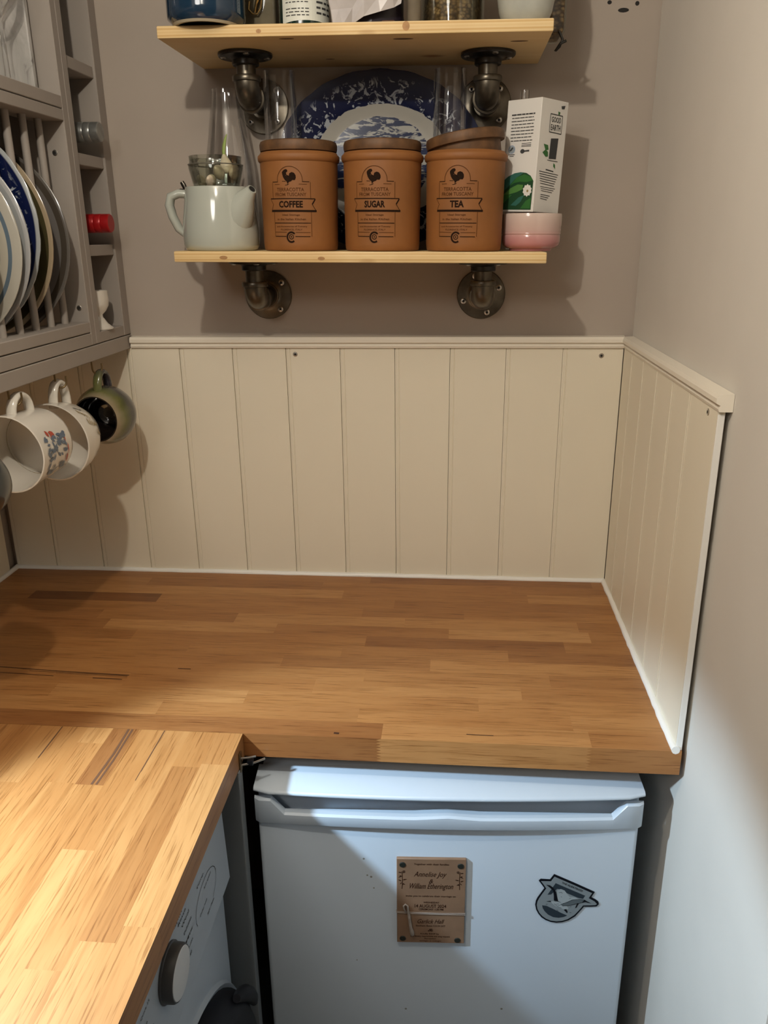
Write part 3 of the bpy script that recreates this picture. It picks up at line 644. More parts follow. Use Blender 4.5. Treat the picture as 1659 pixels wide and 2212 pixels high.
bm = NB(); lathe(bm, [(0, 0), (.0055, 0), (.0055, .0008), (0, .0008)], 16, T(.0692, -.0472, .0978) @ Matrix.Rotation(R(50), 4, Vector((.56, .83, 0)))); obj('spout_hole', bm, DARK, sp_)
bm = NB(); box(bm, -.068, -.050, -.006, .004, .094, .101, .0015); tube(bm, [(-.058, -.001, .100), (-.061, -.001, .107), (-.064, -.001, .112)], [.0035, .0042, .0035], 10, flat=.6); obj('lid_hinge', bm, pm('steel_hinge', (.06, .052, .042), .3, .9), tp)
jx, jy, jz = -.7390, -.1560, zl(tx)+.1035
gj = thing('glass_jar', 'low open glass jar of garlic standing on the teapot', 'jar', (jx, jy, jz), (0, TILT, 0))
bm = NB(); lathe(bm, [(0, 0), (.036, 0), (.0385, .0015), (.0400, .005), (.0455, .028), (.0462, .0325), (.0455, .035), (.0438, .0365), (.0438, .0455), (.0445, .0475), (.0430, .0480), (.0422, .036), (.0440, .032), (.0380, .005), (0, .003)], 48); obj('glass', bm, JARGL, gj, 60)
bm = NB(); tube(bm, [(.0462*math.cos(R(a)), .0462*math.sin(R(a)), .0345) for a in range(0, 360, 10)], .0009, 6, closed=True); obj('neck_band', bm, pm('dark_band_glass', (.12, .11, .09), .2, coat=.5), gj)  # thin dark ring round the jar neck
def clove(loc, rot, s, label, sprout=False):
    g = thing('garlic_clove', label, 'garlic', loc, rot, 'garlic cloves in the jar')
    bm = NB(); lathe(bm, [(0, 0), (.006*s, .001), (.0105*s, .007*s), (.0105*s, .013*s), (.007*s, .021*s), (.003*s, .028*s), (0, .031*s)], 14, Matrix.Diagonal((1, .75, 1, 1))); obj('clove', bm, GARL, g, 60)
    if sprout:
        bm = NB(); tube(bm, [(0, 0, .022*s), (.001, 0, .033*s), (.004, 0, .042*s), (.009, 0, .052*s), (.013, 0, .058*s)], [.0024, .0026, .0028, .002, .0006], 8, flat=.5); obj('sprout', bm, SPROUT, g, 60)
clove((jx+.000, jy-.022, jz+.006), (R(80), 0, R(75)), 1.0, 'pale garlic clove lying flat at the bottom of the jar')
clove((jx-.024, jy+.004, jz+.006), (R(70), 0, R(-60)), 1.0, 'garlic clove lying against the back of the jar'); clove((jx+.010, jy-.004, jz+.019), (R(75), 0, R(110)), 1.15, 'garlic clove lying across the others in the jar')
clove((jx+.020, jy+.004, jz+.022), (R(-8), R(-12), 0), 1.05, 'upright garlic clove with a green sprout above the jar', True); clove((jx+.030, jy+.004, jz+.012), (R(6), R(10), R(30)), .9, 'upright garlic clove beside the sprouting one in the jar')

# ------------------------------------------------------------------ clear glass behind
def glass_obj(name, prof, x, y, z, lab, cat, m=CLEAR, seg=48, group=None):
    bm = NB(); lathe(bm, prof, seg); o = obj(name, bm, m, None, 60); o.location = (x, y, z); o.rotation_euler = (0, TILT, 0); return tag(o, lab, cat, group)
glass_obj('glass_carafe', [(0, .001), (.048, .001), (.050, .004), (.0505, .035), (.0495, .080), (.044, .150), (.033, .215), (.0265, .262), (.0268, .270), (.0252, .270), (.0250, .262), (.0315, .215), (.0425, .150), (.0480, .080), (.0490, .035), (.048, .006), (0, .005)], -.746, -.0405, zl(-.746), 'tall tapering clear glass carafe standing behind the teapot', 'carafe')
vase = [(0, .001), (.0270, .001), (.0285, .003), (.0287, .292), (.0282, .294), (.0270, .292), (.0268, .010), (0, .008)]
glass_obj('glass_vase', vase, -.6440, -.0620, zl(-.644), 'tall straight clear glass tumbler behind the coffee canister', 'glass'); glass_obj('glass_vase', vase, -.3460, -.0570, zl(-.346), 'tall straight clear glass tumbler behind the tea canister', 'glass')
glass_obj('glass_cruet', [(0, .001), (.020, .001), (.021, .004), (.021, .190), (.014, .220), (.0085, .236), (.0080, .262), (.0068, .262), (.0070, .236), (.0195, .19), (.0195, .006), (0, .004)], -.2175, -.048, zl(-.2175), 'narrow clear glass bottle hidden behind the tea carton', 'bottle')

# ------------------------------------------------------------------ blue and white platter leaning on the wall
PA, PB = .1875, .1515
def platter():
    bm = NB(); prof = [(0, -.004), (.50, -.004), (.60, -.005), (.655, -.009), (.70, -.0105), (.97, -.0150), (1.0, -.0155), (1.0, -.0135), (.95, -.0110), (.66, -.0055), (.60, .0), (0, .0)]
    lathe(bm, prof, 96, RX(-math.pi/2) @ T(0, 0, 0) @ Matrix.Diagonal((PA, PB, 1, 1)), rf=lambda t, i: 1+(.012*abs(math.sin(t*11)) if 4 <= i <= 8 else 0)); return bm
BLUEP = radial('blue_transfer_platter', [(0, (.6, .6, .55)), (1, (.6, .6, .55))], a=PA, b=PB, pattern=blue_transfer(52), rough=.10, coat=0)
# front of the lathe points to -y after the rotation
bm = platter()
for v in bm.verts: v.co.y = v.co.y
o = obj('platter', bm, BLUEP, None, 50); o.location = (-.4700, -.006, zl(-.47)+PB+.0005); o.rotation_euler = (R(-3.0), TILT, 0)
tag(o, 'large blue and white transferware platter leaning on the wall behind canisters', 'platter')

# ------------------------------------------------------------------ pink bowl and tea carton
bx_, by_ = -.1995, -.120
bm = NB(); lathe(bm, [(0, .003), (.032, .003), (.0335, 0), (.036, .0005), (.0368, .004), (.0430, .0055), (.0480, .0095), (.0498, .015), (.0502, .024), (.0494, .0265), (.0506, .0285), (.0500, .0320), (.0508, .0345), (.0502, .0385), (.0510, .042), (.0512, .057), (.0505, .0605), (.0490, .0610), (.0475, .058), (.047, .020), (.040, .011), (0, .010)], 56)
o = obj('pink_bowl', bm, PINK, None, 40); o.location = (bx_, by_, zl(bx_)); o.rotation_euler = (0, TILT, 0); tag(o, 'small pink ribbed stoneware pot under the tea carton', 'pot')
a_, hb_ = .0352, .172
cz = zl(bx_)+.0625
tb = thing('tea_carton', 'white tea carton with green leaf picture balanced on the pink pot', 'carton', (-.2045, -.120, cz), (0, R(2.6), 0))
TBM = RZ(R(-43))
obj('carton', box(NB(), -a_, a_, -a_, a_, 0, hb_, .0008, 1, TBM), WHITEC, tb, 0)
ff = lambda u, v: TBM @ Vector((u*a_, -a_-.0004, v*hb_)); fr_ = lambda u, v: TBM @ Vector((a_+.0004, u*a_, v*hb_))
# front: crop px (x 130..560 slanted) -> u,v in [-1,1]x[0,1]
bm = NB()
for i, (wd, u0) in enumerate(((1.40, 0), (1.30, -.02), (1.38, 0), (1.36, 0), (1.38, 0), (1.36, 0), (1.36, 0), (1.32, -.02), (1.30, 0))):
    v = .868-.0285*i; words = random.Random(i); u = u0-wd/2
    while u < u0+wd/2-.1:
        l = min(words.uniform(.14, .34), u0+wd/2-u); stroke(bm, [(u, v), (u+l-.03, v)], .0075 if i else .012, ff); u += l
stroke(bm, [(-.72, .520), (-.35, .520)], .006, ff); stroke(bm, [(-.66, .506), (-.4, .506)], .006, ff)
for v in (.615, .600, .588): stroke(bm, [(.02, v), (.58, v)], .005, ff)
disc(bm, .10, .545, .13, ff, ry=.020); flat(bm, [(.2, .552), (.5, .556), (.5, .540), (.2, .540)], ff)
# right side: name block, pouch, small print
ffr = fr_
stroke(bm, [(-.30, .875), (.62, .872)], .008, fr_); stroke(bm, [(-.30, .720), (.62, .715)], .008, fr_); stroke(bm, [(-.30, .875), (-.30, .720)], .03, fr_); stroke(bm, [(.62, .872), (.62, .715)], .03, fr_)
text(bm, 'GOOD', .16, .830, .72, .048, fr_, off=.015); text(bm, 'EARTH', .16, .762, .74, .052, fr_, off=.015)
flat(bm, [(-.12, .665), (.45, .675), (.40, .490), (-.15, .486)], fr_)
stroke(bm, [(-.25, .474), (.55, .470)], .006, fr_)
flat(bm, [(.45, .955), (.75, .965), (.70, .935), (.5, .930)], fr_)
stroke(bm, [(-.3, .390), (.30, .378)], .010, fr_)
for i in range(6): stroke(bm, [(-.78+.03*i, .370-.021*i), (.70-.05*i, .352-.021*i)], .0065, fr_)
for i in range(3): stroke(bm, [(-.60+.05*i, .235-.018*i), (.55-.1*i, .224-.018*i)], .0055, fr_)
for i in range(3): stroke(bm, [(-.52, .165-.018*i), (.20-.1*i, .155-.018*i)], .0060, fr_)
obj('small_print', bm, INK, tb, 0)
bm = NB(); disc(bm, -.55, .565, .21, ff, ry=.038, n=20); obj('round_seal', bm, BLUEI, tb, 0)
bm = NB(); f2 = lambda u, v: TBM @ Vector((u*a_, -a_-.0007, v*hb_)); disc(bm, -.55, .565, .16, f2, ry=.029, n=20); obj('seal_centre', bm, STKL, tb, 0)
bm = NB(); f3 = lambda u, v: TBM @ Vector((u*a_, -a_-.0010, v*hb_)); flat(bm, [(-.66, .555), (-.52, .585), (-.44, .580), (-.50, .562), (-.60, .548)], f3); obj('seal_mark', bm, INK, tb, 0)
def leaf(poly, m, d, name='leaf_print'):
    bm = NB(); flat(bm, poly, lambda u, v: TBM @ Vector((u*a_, -a_-d, v*hb_))); return obj(name, bm, m, tb, 0)
leaf([(-.98, .02), (.88, .02), (.90, .28), (.72, .325), (.45, .352), (.10, .360), (-.25, .352), (-.62, .325), (-.98, .275)], LEAF3, .0004)
leaf([(-.98, .275), (-.62, .325), (-.25, .352), (.10, .360), (.30, .356), (-.2, .300), (-.55, .235), (-.98, .17)], LEAF2, .0006)
leaf([(-.50, .235), (-.1, .315), (.35, .340), (.75, .318), (.88, .285), (.5, .268), (.1, .275), (-.25, .262)], LEAF1, .0007)
leaf([(-.85, .155), (-.45, .215), (.0, .250), (.32, .245), (.30, .205), (-.05, .180), (-.5, .160)], LEAF4, .0008)
leaf([(-.98, .055), (-.98, .15), (-.75, .160), (-.3, .155), (-.55, .12), (-.8, .075)], LEAF1, .0009); leaf([(-.35, .06), (.1, .13), (.45, .155), (.25, .09), (-.02, .055)], LEAF2, .0009); leaf([(.25, .03), (.55, .10), (.86, .13), (.86, .03)], LEAF1, .0008)
leaf([(.60+.28*(1 if k % 2 else .82)*math.cos(R(18*k)), .195+.058*(1 if k % 2 else .8)*math.sin(R(18*k))) for k in range(20) if .60+.28*math.cos(R(18*k)) < .90], WHITEC, .0011, 'flower_print')
bm = NB(); disc(bm, .62, .19, .06, lambda u, v: TBM @ Vector((u*a_, -a_-.0013, v*hb_)), ry=.012, n=10); obj('flower_heart', bm, FLO, tb, 0)
bm = NB(); g4 = lambda u, v: TBM @ Vector((a_+.0004, u*a_, v*hb_))
flat(bm, [(-.62, .610), (-.30, .605), (-.22, .565), (-.45, .555)], g4); flat(bm, [(-.66, .535), (-.45, .565), (-.25, .545), (-.22, .505), (-.4, .500)], g4); flat(bm, [(.25, .455), (.38, .440), (.42, .40), (.25, .425)], g4); flat(bm, [(.25, .905), (.42, .90), (.38, .88), (.28, .875)], g4); obj('leaf_print', bm, LEAF1, tb, 0)

# ------------------------------------------------------------------ things on the upper shelf
x = -.722
ck = thing('crock', 'dark navy blue glazed crock overhanging the upper shelf front', 'crock', (x, -.205, zu(x)), (0, TILT, 0))
bm = NB(); lathe(bm, [(.052, .003), (.060, .010), (.0605, .02), (.061, .14), (.060, .160), (.055, .162), (.054, .02), (0, .014)], 52); obj('pot', bm, NAVY, ck, 50)
bm = NB(); lathe(bm, [(0, .006), (.044, .005), (.046, 0), (.050, 0), (.0525, .0032)], 52, mis=[1, 1, 0, 0]); obj('foot_ring', bm, [BISQ, DARK], ck, 50)
def clip_jar(x, y, hw, h, label, fill, zoff=0, rotz=0):
    j = thing('clip_jar', label, 'jar', (x, y, zu(x)+zoff), (0, TILT, rotz))
    obj('glass', box(NB(), -hw, hw, -hw, hw, 0, h, .008, 3), JARGL, j, 60)
    obj('contents', box(NB(), -hw+.003, hw-.003, -hw+.003, hw-.003, .003, h*.86, .007, 3), fill, j, 60)
    cl = NB(); tube(cl, [(-.009, -hw-.003, .052), (-.010, -hw-.006, .040), (-.004, -hw-.006, .034), (.004, -hw-.006, .034), (.010, -hw-.006, .042), (.012, -hw-.003, .060)], .0016, 8); tube(cl, [(0, -hw-.006, .036), (.004, -hw-.009, .05), (.012, -hw-.008, .066)], .0022, 8); obj('wire_clip', cl, BRASS, j)
    return j
SPICE = pm('ground_spice', (.16, .13, .09), .8, var=.15, vscale=40)
clip_jar(-.6600, -.100, .0345, .15, 'square clip-top glass jar with brass wire beside the navy crock', SPICE)
x = -.5790
bt = thing('label_bottle', 'dark green round tub with printed white label on the upper shelf', 'tub', (x, -.140, zu(x)), (0, TILT, R(20)))
bm = NB(); lathe(bm, [(0, 0), (.038, 0), (.0405, .003), (.0410, .010), (.0410, .13), (.036, .15), (.020, .16), (0, .16)], 48); obj('tub', bm, BOTTLE, bt, 50)
fb = lambda u, v: Vector((.0414*math.sin(u), -.0414*math.cos(u), v))
bm = NB(); n = 20
for i in range(n):
    a, b = -1.15+2.3*i/n, -1.15+2.3*(i+1)/n; lo = lambda q: .011+.004*math.cos(q*1.2); flat(bm, [(a, lo(a)), (b, lo(b)), (b, .12), (a, .12)], fb)
lab_ = obj('label', bm, LABELW, bt, 60)
bm = NB(); fb2 = lambda u, v: Vector((.0416*math.sin(u), -.0416*math.cos(u), v))
for i in range(22):
    v = .022+.0045*i
    if i % 5 == 3: continue
    k = random.Random(i); u = -.95
    while u < -.05: l = k.uniform(.08, .22); stroke(bm, [(u, v), (min(u+l, 0), v)], .0014, fb2); u += l+.05
for i in range(12):
    v = .026+.0075*i; k = random.Random(i+50); u = .30
    while u < 1.0: l = k.uniform(.15, .3); stroke(bm, [(u, v), (min(u+l, 1.05), v)], .0030, fb2); u += l+.06
obj('label_print', bm, INK, lab_, 0)
# crumpled bag
x = -.4730
bg = thing('food_bag', 'crumpled grey-white bag with dark purple folds on the upper shelf', 'bag', (x, -.135, zu(x)), (0, TILT, 0))
def bag(w_, d_, h_, seed, tw=0):
    bm = NB(); bmesh.ops.create_grid(bm, x_segments=1, y_segments=1, size=.001); bm.clear(); k = random.Random(seed); prof = [(0, 0), (.75, 0), (.98, .05), (1, .2), (1.02, .5), (.97, .8), (.8, 1), (0, 1.02)]
    lathe(bm, prof, 26, Matrix.Diagonal((w_, d_, h_, 1)))
    for v in bm.verts:
        s = 1+.10*math.sin(7*v.co.x/w_+3*v.co.z/h_+seed)+k.uniform(-.05, .05); v.co.x *= s; v.co.y *= 1+.12*math.sin(5*v.co.x/w_+9*v.co.z/h_)+k.uniform(-.06, .06)
        v.co.z = max(0, v.co.z)
    return bm
obj('purple_side', bag(.056, .042, .12, 2), PURPLE, bg, 25)
bm = NB(); k = random.Random(5)
cols = [(-.054, .0, -.046), (-.050, .001, -.060), (-.036, .0005, -.066), (-.022, .004, -.062), (-.002, .015, -.060), (.020, .022, -.058), (.040, .028, -.054), (.054, .034, -.044)]
rows = []
for i, (cx, cb, cyy) in enumerate(cols):
    rows.append([bm.verts.new((cx+k.uniform(-.002, .002)-(.004*j if i < 3 else 0), cyy+k.uniform(-.006, .004), cb+(.12-cb)*j/5)) for j in range(6)])
for a, b in zip(rows[:-1], rows[1:]):
    for j in range(5): bm.faces.new((a[j], b[j], b[j+1], a[j+1]))
bw = obj('white_front', bm, FOIL, bg, 0); md = bw.modifiers.new('s', 'SOLIDIFY'); md.thickness = .0012; md.offset = 1
obj('torn_corner', box(NB(), .022, .044, -.050, -.030, .0, .012, .003, 2), pm('brown_crumb', (.13, .06, .03), .7, var=.4, vscale=120), bg)
x = -.4005; bm = NB(); sp2 = thing('spice_tube', 'small narrow tan spice tube between the bag and oat jar', 'jar', (x, -.165, zu(x)), (0, TILT, 0))
lathe(bm, [(0, 0), (.0095, 0), (.0105, .002), (.0105, .070), (.008, .074), (0, .074)], 24); obj('tube', bm, SPICE, sp2, 50); bm = NB(); lathe(bm, [(.0112, .070), (.0112, .088), (.010, .090), (0, .090)], 24); obj('cap', bm, DKGREY, sp2)
def round_jar(x, y, r, h, label):
    j = thing('storage_jar', label, 'jar', (x, y, zu(x)), (0, TILT, 0))
    bm = NB(); lathe(bm, [(0, 0), (r-.006, 0), (r-.001, .004), (r, .010), (r, h), (r-.003, h), (r-.003, .006), (0, .005)], 48); obj('glass', bm, JARGL, j, 60)
    bm = NB(); lathe(bm, [(0, .0055), (r-.008, .0055), (r-.0045, .010), (r-.0045, h*.8), (0, h*.82)], 40); obj('oats', bm, OATS, j, 60)
round_jar(-.3405, -.135, .0500, .15, 'round glass jar of rolled oats on the upper shelf')
x = -.2285; bm = NB(); lathe(bm, [(0, 0), (.030, 0), (.034, .003), (.0405, .018), (.0445, .040), (.0455, .065), (.042, .095), (.030, .115), (.026, .125), (.022, .124), (.034, .09), (.036, .04), (0, .02)], 44)
o = obj('stoneware_pot', bm, PALEJ, None, 60); o.location = (x, -.178, zu(x)); o.rotation_euler = (0, TILT, 0); tag(o, 'pale grey rounded stoneware pot on the upper shelf end', 'pot')
oj = clip_jar(-.1980, -.085, .0390, .15, 'clip-top glass jar of oats overhanging the upper shelf end', OATS)
bm = NB(); tube(bm, [(.028, -.041, .004), (.034, -.043, -.008), (.030, -.042, -.018), (.024, -.041, -.024), (.031, -.044, -.014), (.040, -.043, -.010)], .0022, 8); obj('hanging_clip', bm, GUND, oj)

# ------------------------------------------------------------------ bottle column and plate rack on the left wall
XF = -.988; TOPZ = 2.16
wr = thing('bottle_rack', 'narrow taupe painted bottle cubby column beside the back wall', 'shelf unit')
for y0, y1 in ((-.020, WY-.001), (-.1525, -.1325)): obj('side_panel', box(NB(), WX-.011, XF, y0, y1, 1.421, TOPZ, .0012, 1), RACKP, wr, 0)
obj('back_panel', box(NB(), WX-.011, -1.285, -.1325, -.020, 1.421, TOPZ), RACKP, wr, 0)
obj('base', box(NB(), -1.285, XF-.001, -.1325, -.020, 1.421, 1.4405, .001, 1), RACKP, wr, 0)
for z in (1.575, 1.729, 1.881, 2.034): obj('divider', box(NB(), -1.285, XF-.004, -.1325, -.020, z, z+.0195, .001, 1), RACKP, wr, 0)
pr = thing('plate_rack', 'taupe painted wooden plate rack with dowels and glass shelf above', 'plate rack')
YE = -.86
for y0, y1 in ((-.1725, -.1535), (YE-.02, YE)): obj('side_panel', box(NB(), WX-.011, XF, y0, y1, 1.421, TOPZ, .0012, 1), RACKP, pr, 0)
ps = [q for q in bpy.data.objects if q.parent == pr][0]
screw(ps, (-1.011, -.1725, 1.744)); screw(ps, (-1.004, -.1725, 1.487))
obj('front_rail', box(NB(), -1.045, XF, YE, -.1725, 1.444, 1.463, .0015, 1), RACKP, pr, 0)
obj('lower_rail', box(NB(), -1.030, XF, YE, -.1725, 1.421, 1.4425, .001, 1), RACKP, pr, 0)
obj('rear_rail', box(NB(), -1.255, -1.230, YE, -.1725, 1.444, 1.463, .0015, 1), RACKP, pr, 0)
obj('top_rail', box(NB(), -1.045, XF, YE, -.1725, 1.793, 1.8105, .001, 1), RACKP, pr, 0); obj('rear_top_rail', box(NB(), -1.255, -1.230, YE, -.1725, 1.793, 1.8105, .001, 1), RACKP, pr, 0)
obj('glass_shelf_board', box(NB(), WX-.011, XF, YE, -.1725, 1.812, 1.831, .001, 1), RACKP, pr, 0); obj('top_board', box(NB(), WX-.011, XF, YE, -.1725, TOPZ-.02, TOPZ), RACKP, pr, 0)
dw = None
for k in range(12):
    for xx in (-1.018, -1.243):
        if dw is None: dw = o = obj('dowel', tube(NB(), [(0, 0, 0), (0, 0, .331)], .0062, 14), RACKP, pr, 50)
        else: o = dw.copy(); C.objects.link(o)
        o.location = (xx, -.2055-.052*k, 1.4625)
pe = thing('pelmet_rail', 'taupe painted pelmet rail under the plate rack with cup hooks', 'rail')
obj('rail', box(NB(), -1.012, XF+.0005, YE, WY-.001, 1.3925, 1.4195, .0015, 1), RACKP, pe, 0)
hd = Vector((.75, .66, 0))
hk = None
for y in (-.160, -.306, -.455, -.662):
    if hk is None:
        pts = [(0, 0, .006)] + [(0, 0, -.008)] + [tuple(hd*(.009-.009*math.cos(R(t)))+Vector((0, 0, -.016-.011*math.sin(R(t))))) for t in range(0, 181, 20)] + [tuple(hd*.018+Vector((0, 0, -.008)))]
        hk = o = obj('cup_hook', tube(NB(), pts, .0017, 8), HOOKM, pe, 60)
    else: o = hk.copy(); C.objects.link(o)
    o.location = (-1.0, y, 1.3925)

# plates standing in the rack (each faces the room, axis along y)
def plate(r, cx, cz, y, stops, lab, depth=.016, mat=None, pattern=None, tilt=3, scallop=0):
    bm = NB(); k = depth
    lathe(bm, [(0, 0), (.56*r, 0), (.64*r, .10*k), (.72*r, .45*k), (.98*r, .95*k), (r, k), (r, k+.0015), (.985*r, k+.0028), (.72*r, .45*k+.0045), (.62*r, .0055), (0, .005)], 72, RX(math.pi/2), rf=(lambda t, i: 1+scallop*abs(math.sin(t*12)) if 3 < i < 8 else 1) if scallop else None)
    m = mat or radial('plate_glaze_%d' % int(r*10000+abs(y)*1000), stops, a=r, b=r, pattern=pattern)
    o = obj('plate', bm, m, None, 50); o.location = (cx, y, cz); o.rotation_euler = (R(-tilt), 0, 0); return tag(o, lab, 'plate', 'plates standing in the rack')
CRM = (.44, .41, .34)  # cream darkened so the glaze carries the shade under the rack
YS = [-.2315-.052*k for k in range(8)]
plate(.160, -1.130, 1.600, YS[0], [(0, (.13, .12, .115)), (.90, (.055, .045, .035)), (.965, (.11, .10, .09))], 'dull grey plate with dark brown rim in the end slot')
plate(.168, -1.141, 1.604, YS[1], [(0, (.10, .08, .03)), (.66, (.05, .042, .018)), (.955, (.33, .26, .17))], 'olive brown glazed plate with pale rim in the rack')
plate(.172, -1.139, 1.618, YS[2], [(0, (.6, .6, .55)), (1, (.6, .6, .55))], 'blue and white transferware plate with scalloped edge in the rack', mat=radial('blue_transfer_plate', [(0, (.6, .6, .55)), (1, (.6, .6, .55))], a=.172, b=.172, coat=0, pattern=lambda t, ob, r, c: t.mix(t.ramp(r, [(.963, (0, 0, 0)), (.975, (1, 1, 1))]), blue_transfer(60)(t, ob, r, c), (.34, .36, .37, 1)), rough=.14), scallop=.006)
plate(.151, -1.112, 1.598, YS[3]+.006, [(0, (.24, .25, .255)), (.955, (.33, .33, .33))], 'plain grey white plate in the rack beside the transferware')  # white glaze lowered to grey, rack shade put into the colour
plate(.146, -1.110, 1.594, YS[3]-.014, [(0, CRM), (.70, (.045, .085, .13)), (.75, CRM), (.84, (.10, .14, .18)), (.89, (.38, .36, .31))], 'cream plate with two blue rings in the rack')
plate(.118, -1.098, 1.575, YS[4]-.010, [(0, CRM), (.95, (.55, .52, .45))], 'plain cream plate in the rack in front of the ringed plate')
plate(.120, -1.10, 1.575, YS[5]-.004, [(0, (.5, .48, .42)), (.95, (.55, .52, .45))], 'small plain pale plate furthest along the rack')

# glass shelf: stemmed glasses in front of a pale marble board
o = obj('marble_board', box(NB(), -1.20, -1.018, -.196, -.184, 0, .30, .004, 2), MARBLE, None, 30); o.location = (0, 0, 1.8312); tag(o, 'pale marbled board standing on the plate rack top shelf', 'board')
stem = [(0, .001), (.030, .001), (.031, .003), (.012, .006), (.0045, .012), (.0040, .075), (.008, .090), (.028, .115), (.034, .140), (.033, .175), (.031, .195), (.0295, .195), (.0315, .14), (.0255, .117), (.004, .094), (0, .093)]
for xx, yy, lb in ((-1.028, -.262, 'stemmed clear glass standing before the marbled board'), (-1.060, -.335, 'stemmed clear glass further along the rack top shelf')):
    bm = NB(); lathe(bm, stem, 32); o = obj('stemmed_glass', bm, CLEAR, None, 60); o.location = (xx, yy, 1.8312); tag(o, lb, 'glass')

# bottles lying in the cubbies, goblet at the bottom
def bottle(z0, capm, lab, x_tip, r=.037, cl=.052):
    b = thing('wine_bottle', lab, 'bottle', (x_tip, -.078, z0+r+.0005))
    ax = RY(-math.pi/2)
    bm = NB(); lathe(bm, [(.0135, cl-.004), (.0140, cl+.02), (.017, cl+.05), (r*.85, cl+.085), (r, cl+.11), (r, .272), (r-.003, .276), (0, .270)], 36, ax); obj('bottle', bm, BOTTLE, b, 60)
    bm = NB(); lathe(bm, [(0, 0), (.0150, 0), (.0165, .0015), (.0168, .014), (.0162, .0155), (.0168, .017), (.0168, .027), (.0162, .0285), (.0168, .030), (.0168, cl), (.0140, cl)], 36, ax); obj('cap', bm, capm, b, 40)
    return b
bottle(1.7485, SILV, 'bottle with grey metal screw cap lying in the upper cubby', -.966); bottle(1.5945, REDFOIL, 'bottle with red foil cap lying in the middle cubby', -.966)
bm = NB(); lathe(bm, [(0, 0), (.026, 0), (.0265, .002), (.017, .010), (.009, .022), (.0085, .027), (.016, .034), (.0215, .044), (.0228, .055), (.0225, .0715), (.0212, .0715), (.0205, .055), (.015, .038), (0, .034)], 40)
o = obj('egg_cup', bm, PORC, None, 60); o.location = (-1.010, -.084, 1.4407); tag(o, 'white footed egg cup standing in the lowest cubby', 'egg cup')

# ------------------------------------------------------------------ mugs hanging on the hooks
def mug(O, ang, prof, nin, mats, hook_y, lab, hz, hl, hr, tiltx=0, hmat=None):
    """O: centre of the mouth; local +z is the mouth direction, local +x is up (handle side)"""
    d = Vector((math.sin(R(ang)), -math.cos(R(ang)), math.sin(R(tiltx)))).normalized()
    u_ = (Vector((0, 0, 1))-d*d.z).normalized(); s_ = d.cross(u_)
    H = prof[nin][1]
    Mw = Matrix((u_, s_, d)).transposed().to_4x4(); Mw.translation = Vector(O)-d*H
    t = thing('mug', lab, 'mug', group='mugs on hooks'); t.matrix_world = Mw
    bm = NB(); lathe(bm, prof, 48, mis=[0]*nin+[1]*(len(prof)-nin-1)); obj('cup', bm, mats, t, 60)
    r0 = hz[2]
    pts = [(r0-.005+(hl+.005)*max(0, math.sin(R(a)))**.8, 0, (hz[0]+hz[1])/2-(hz[1]-hz[0])/2*math.cos(R(a))) for a in range(0, 181, 12)]
    obj('handle', tube(NB(), pts, hr, 12, flat=1.55, ref=(0, 0, 1)), hmat or mats[0], t, 60)
    return t, Mw
def curve_r(prof, n):
    pp = prof[:n+1]
    def f(z):
        for (r0, z0), (r1, z1) in zip(pp[:-1], pp[1:]):
            if z0 <= z <= z1 and z1 > z0: return r0+(r1-r0)*(z-z0)/(z1-z0)
        return pp[-1][0]
    return f
p3 = [(0, .0), (.028, 0), (.032, .002), (.045, .016), (.054, .036), (.0565, .052), (.054, .068), (.047, .084), (.0435, .0935), (.0430, .0955), (.0405, .0950), (.044, .082), (.0505, .066), (.0525, .052), (.049, .034), (.034, .012), (0, .007)]
mug((-.994, -.188, 1.286), -3, p3, 9, [OLIVE, BLACKG], -.160, 'round olive green mug with dark interior hanging by the corner', (.030, .072, .050), .032, .0055)
p2 = [(0, 0), (.038, 0), (.042, .002), (.050, .012), (.060, .034), (.0650, .060), (.0665, .082), (.0667, .0835), (.0645, .0838), (.0625, .060), (.057, .034), (.046, .012), (0, .006)]
m2, M2 = mug((-1.004, -.338, 1.279), -4, p2, 7, [PORC, PORC], -.306, 'wide white mug with ochre sprigs hanging in the middle', (.022, .064, .060), .036, .0055)
p1 = [(0, 0), (.050, 0), (.0535, .002), (.0550, .008), (.0565, .05), (.0600, .093), (.0602, .0955), (.0580, .0958), (.0545, .05), (.0525, .010), (0, .006)]
m1, M1 = mug((-.999, -.486, 1.297), -4, p1, 6, [PORC, PORC], -.455, 'white mug painted with blue flowers and red bird', (.022, .070, .056), .026, .0055)
bm = NB(); lathe(bm, [(.0528, .012), (.0532, .016), (.0521, .0165)], 40); obj('tea_stain', bm, FLO, m1, 60)
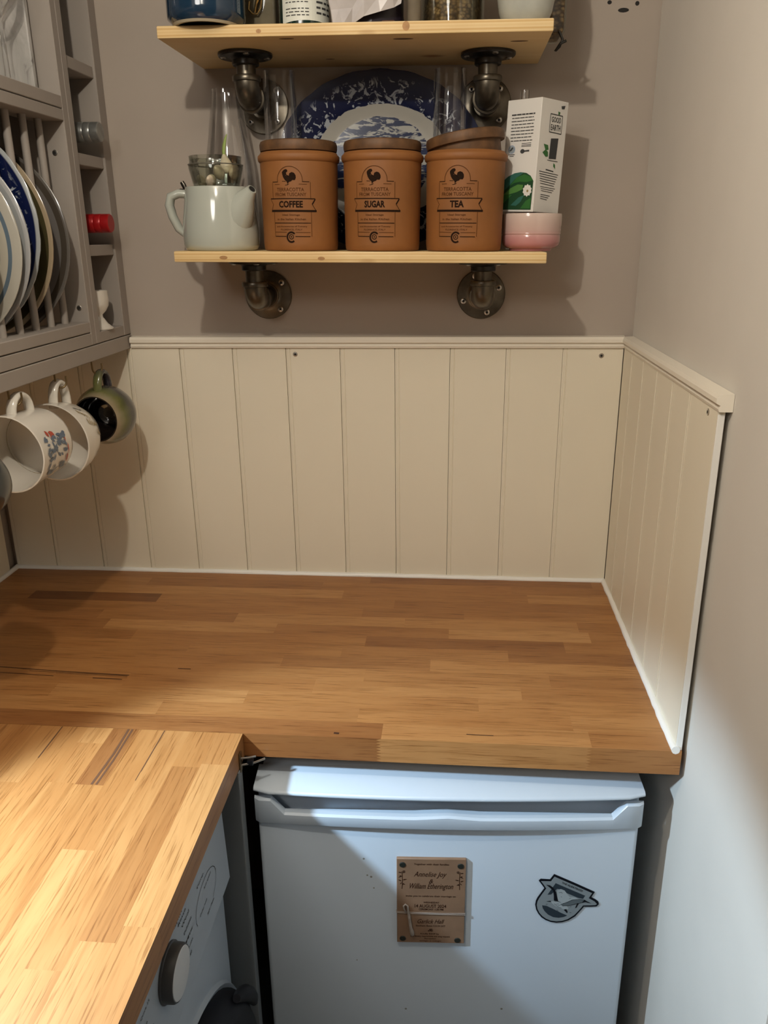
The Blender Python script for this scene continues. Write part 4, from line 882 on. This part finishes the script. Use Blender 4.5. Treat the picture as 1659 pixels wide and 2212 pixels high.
p0 = [(0, 0), (.030, 0), (.034, .002), (.046, .018), (.052, .045), (.050, .075), (.047, .088), (.045, .088), (.049, .045), (.042, .016), (0, .006)]
mug((-.972, -.683, 1.296), -4, p0, 6, [DKTEAL, DKTEAL], -.600, 'dark teal rounded mug hanging at the end of the row', (.026, .066, .048), .034, .0055)
# painted decoration: local angle th measured from up (+x) towards +y side, z along the mug
def deco(parent, prof, nin, items, mat, name):
    cr_ = curve_r(prof, nin); bm = NB()
    for th, z, L, wdt, rot in items:
        f = lambda a, b: Vector(((cr_(b)+.0011)*math.cos(a), (cr_(b)+.0011)*math.sin(a), b))
        pts = []
        for q in ((0, 0), (.3, .5), (.7, .45), (1, 0), (.7, -.45), (.3, -.5)):
            a = (q[0]-.5)*L; b = q[1]*wdt; ca, sa = math.cos(R(rot)), math.sin(R(rot))
            pts.append((R(th)+(a*ca-b*sa)/.058, z+a*sa+b*ca))
        flat(bm, pts, f)
    tag(obj(name, bm, mat, parent, 0), kind='stuff')
SD = 1 if (M1.to_3x3() @ Vector((0, 1, 0))).x > 0 else -1
k = random.Random(4)
deco(m1, p1, 6, [(SD*(96+k.uniform(-28, 34)), .052+k.uniform(-.030, .032), k.uniform(.008, .014), k.uniform(.0035, .0055), k.uniform(20, 160)) for _ in range(58)], FLB, 'blue_flower_print')
deco(m1, p1, 6, [(SD*62, .068, .012, .006, 20), (SD*64, .056, .015, .008, 60), (SD*66, .060, .010, .004, -30), (SD*76, .026, .022, .003, 0), (SD*96, .020, .020, .003, 10), (SD*112, .022, .018, .005, 5)], FLR, 'red_bird_print')
SD2 = 1 if (M2.to_3x3() @ Vector((0, 1, 0))).x > 0 else -1
deco(m2, p2, 7, [(SD2*(40+3*i), .066-.004*i, .010, .002, 30*i) for i in range(6)] + [(SD2*(60+2*i), .060-.006*i, .012, .003, -20*i) for i in range(5)] + [(SD2*(80+2*i), .040-.004*i, .012, .002, 15*i) for i in range(4)], FLO, 'ochre_sprig_print')
deco(m2, p2, 7, [(SD2*112, .044, .006, .004, 20), (SD2*34, .06, .014, .002, 60), (SD2*38, .052, .012, .002, 80)], FLG, 'grey_print')
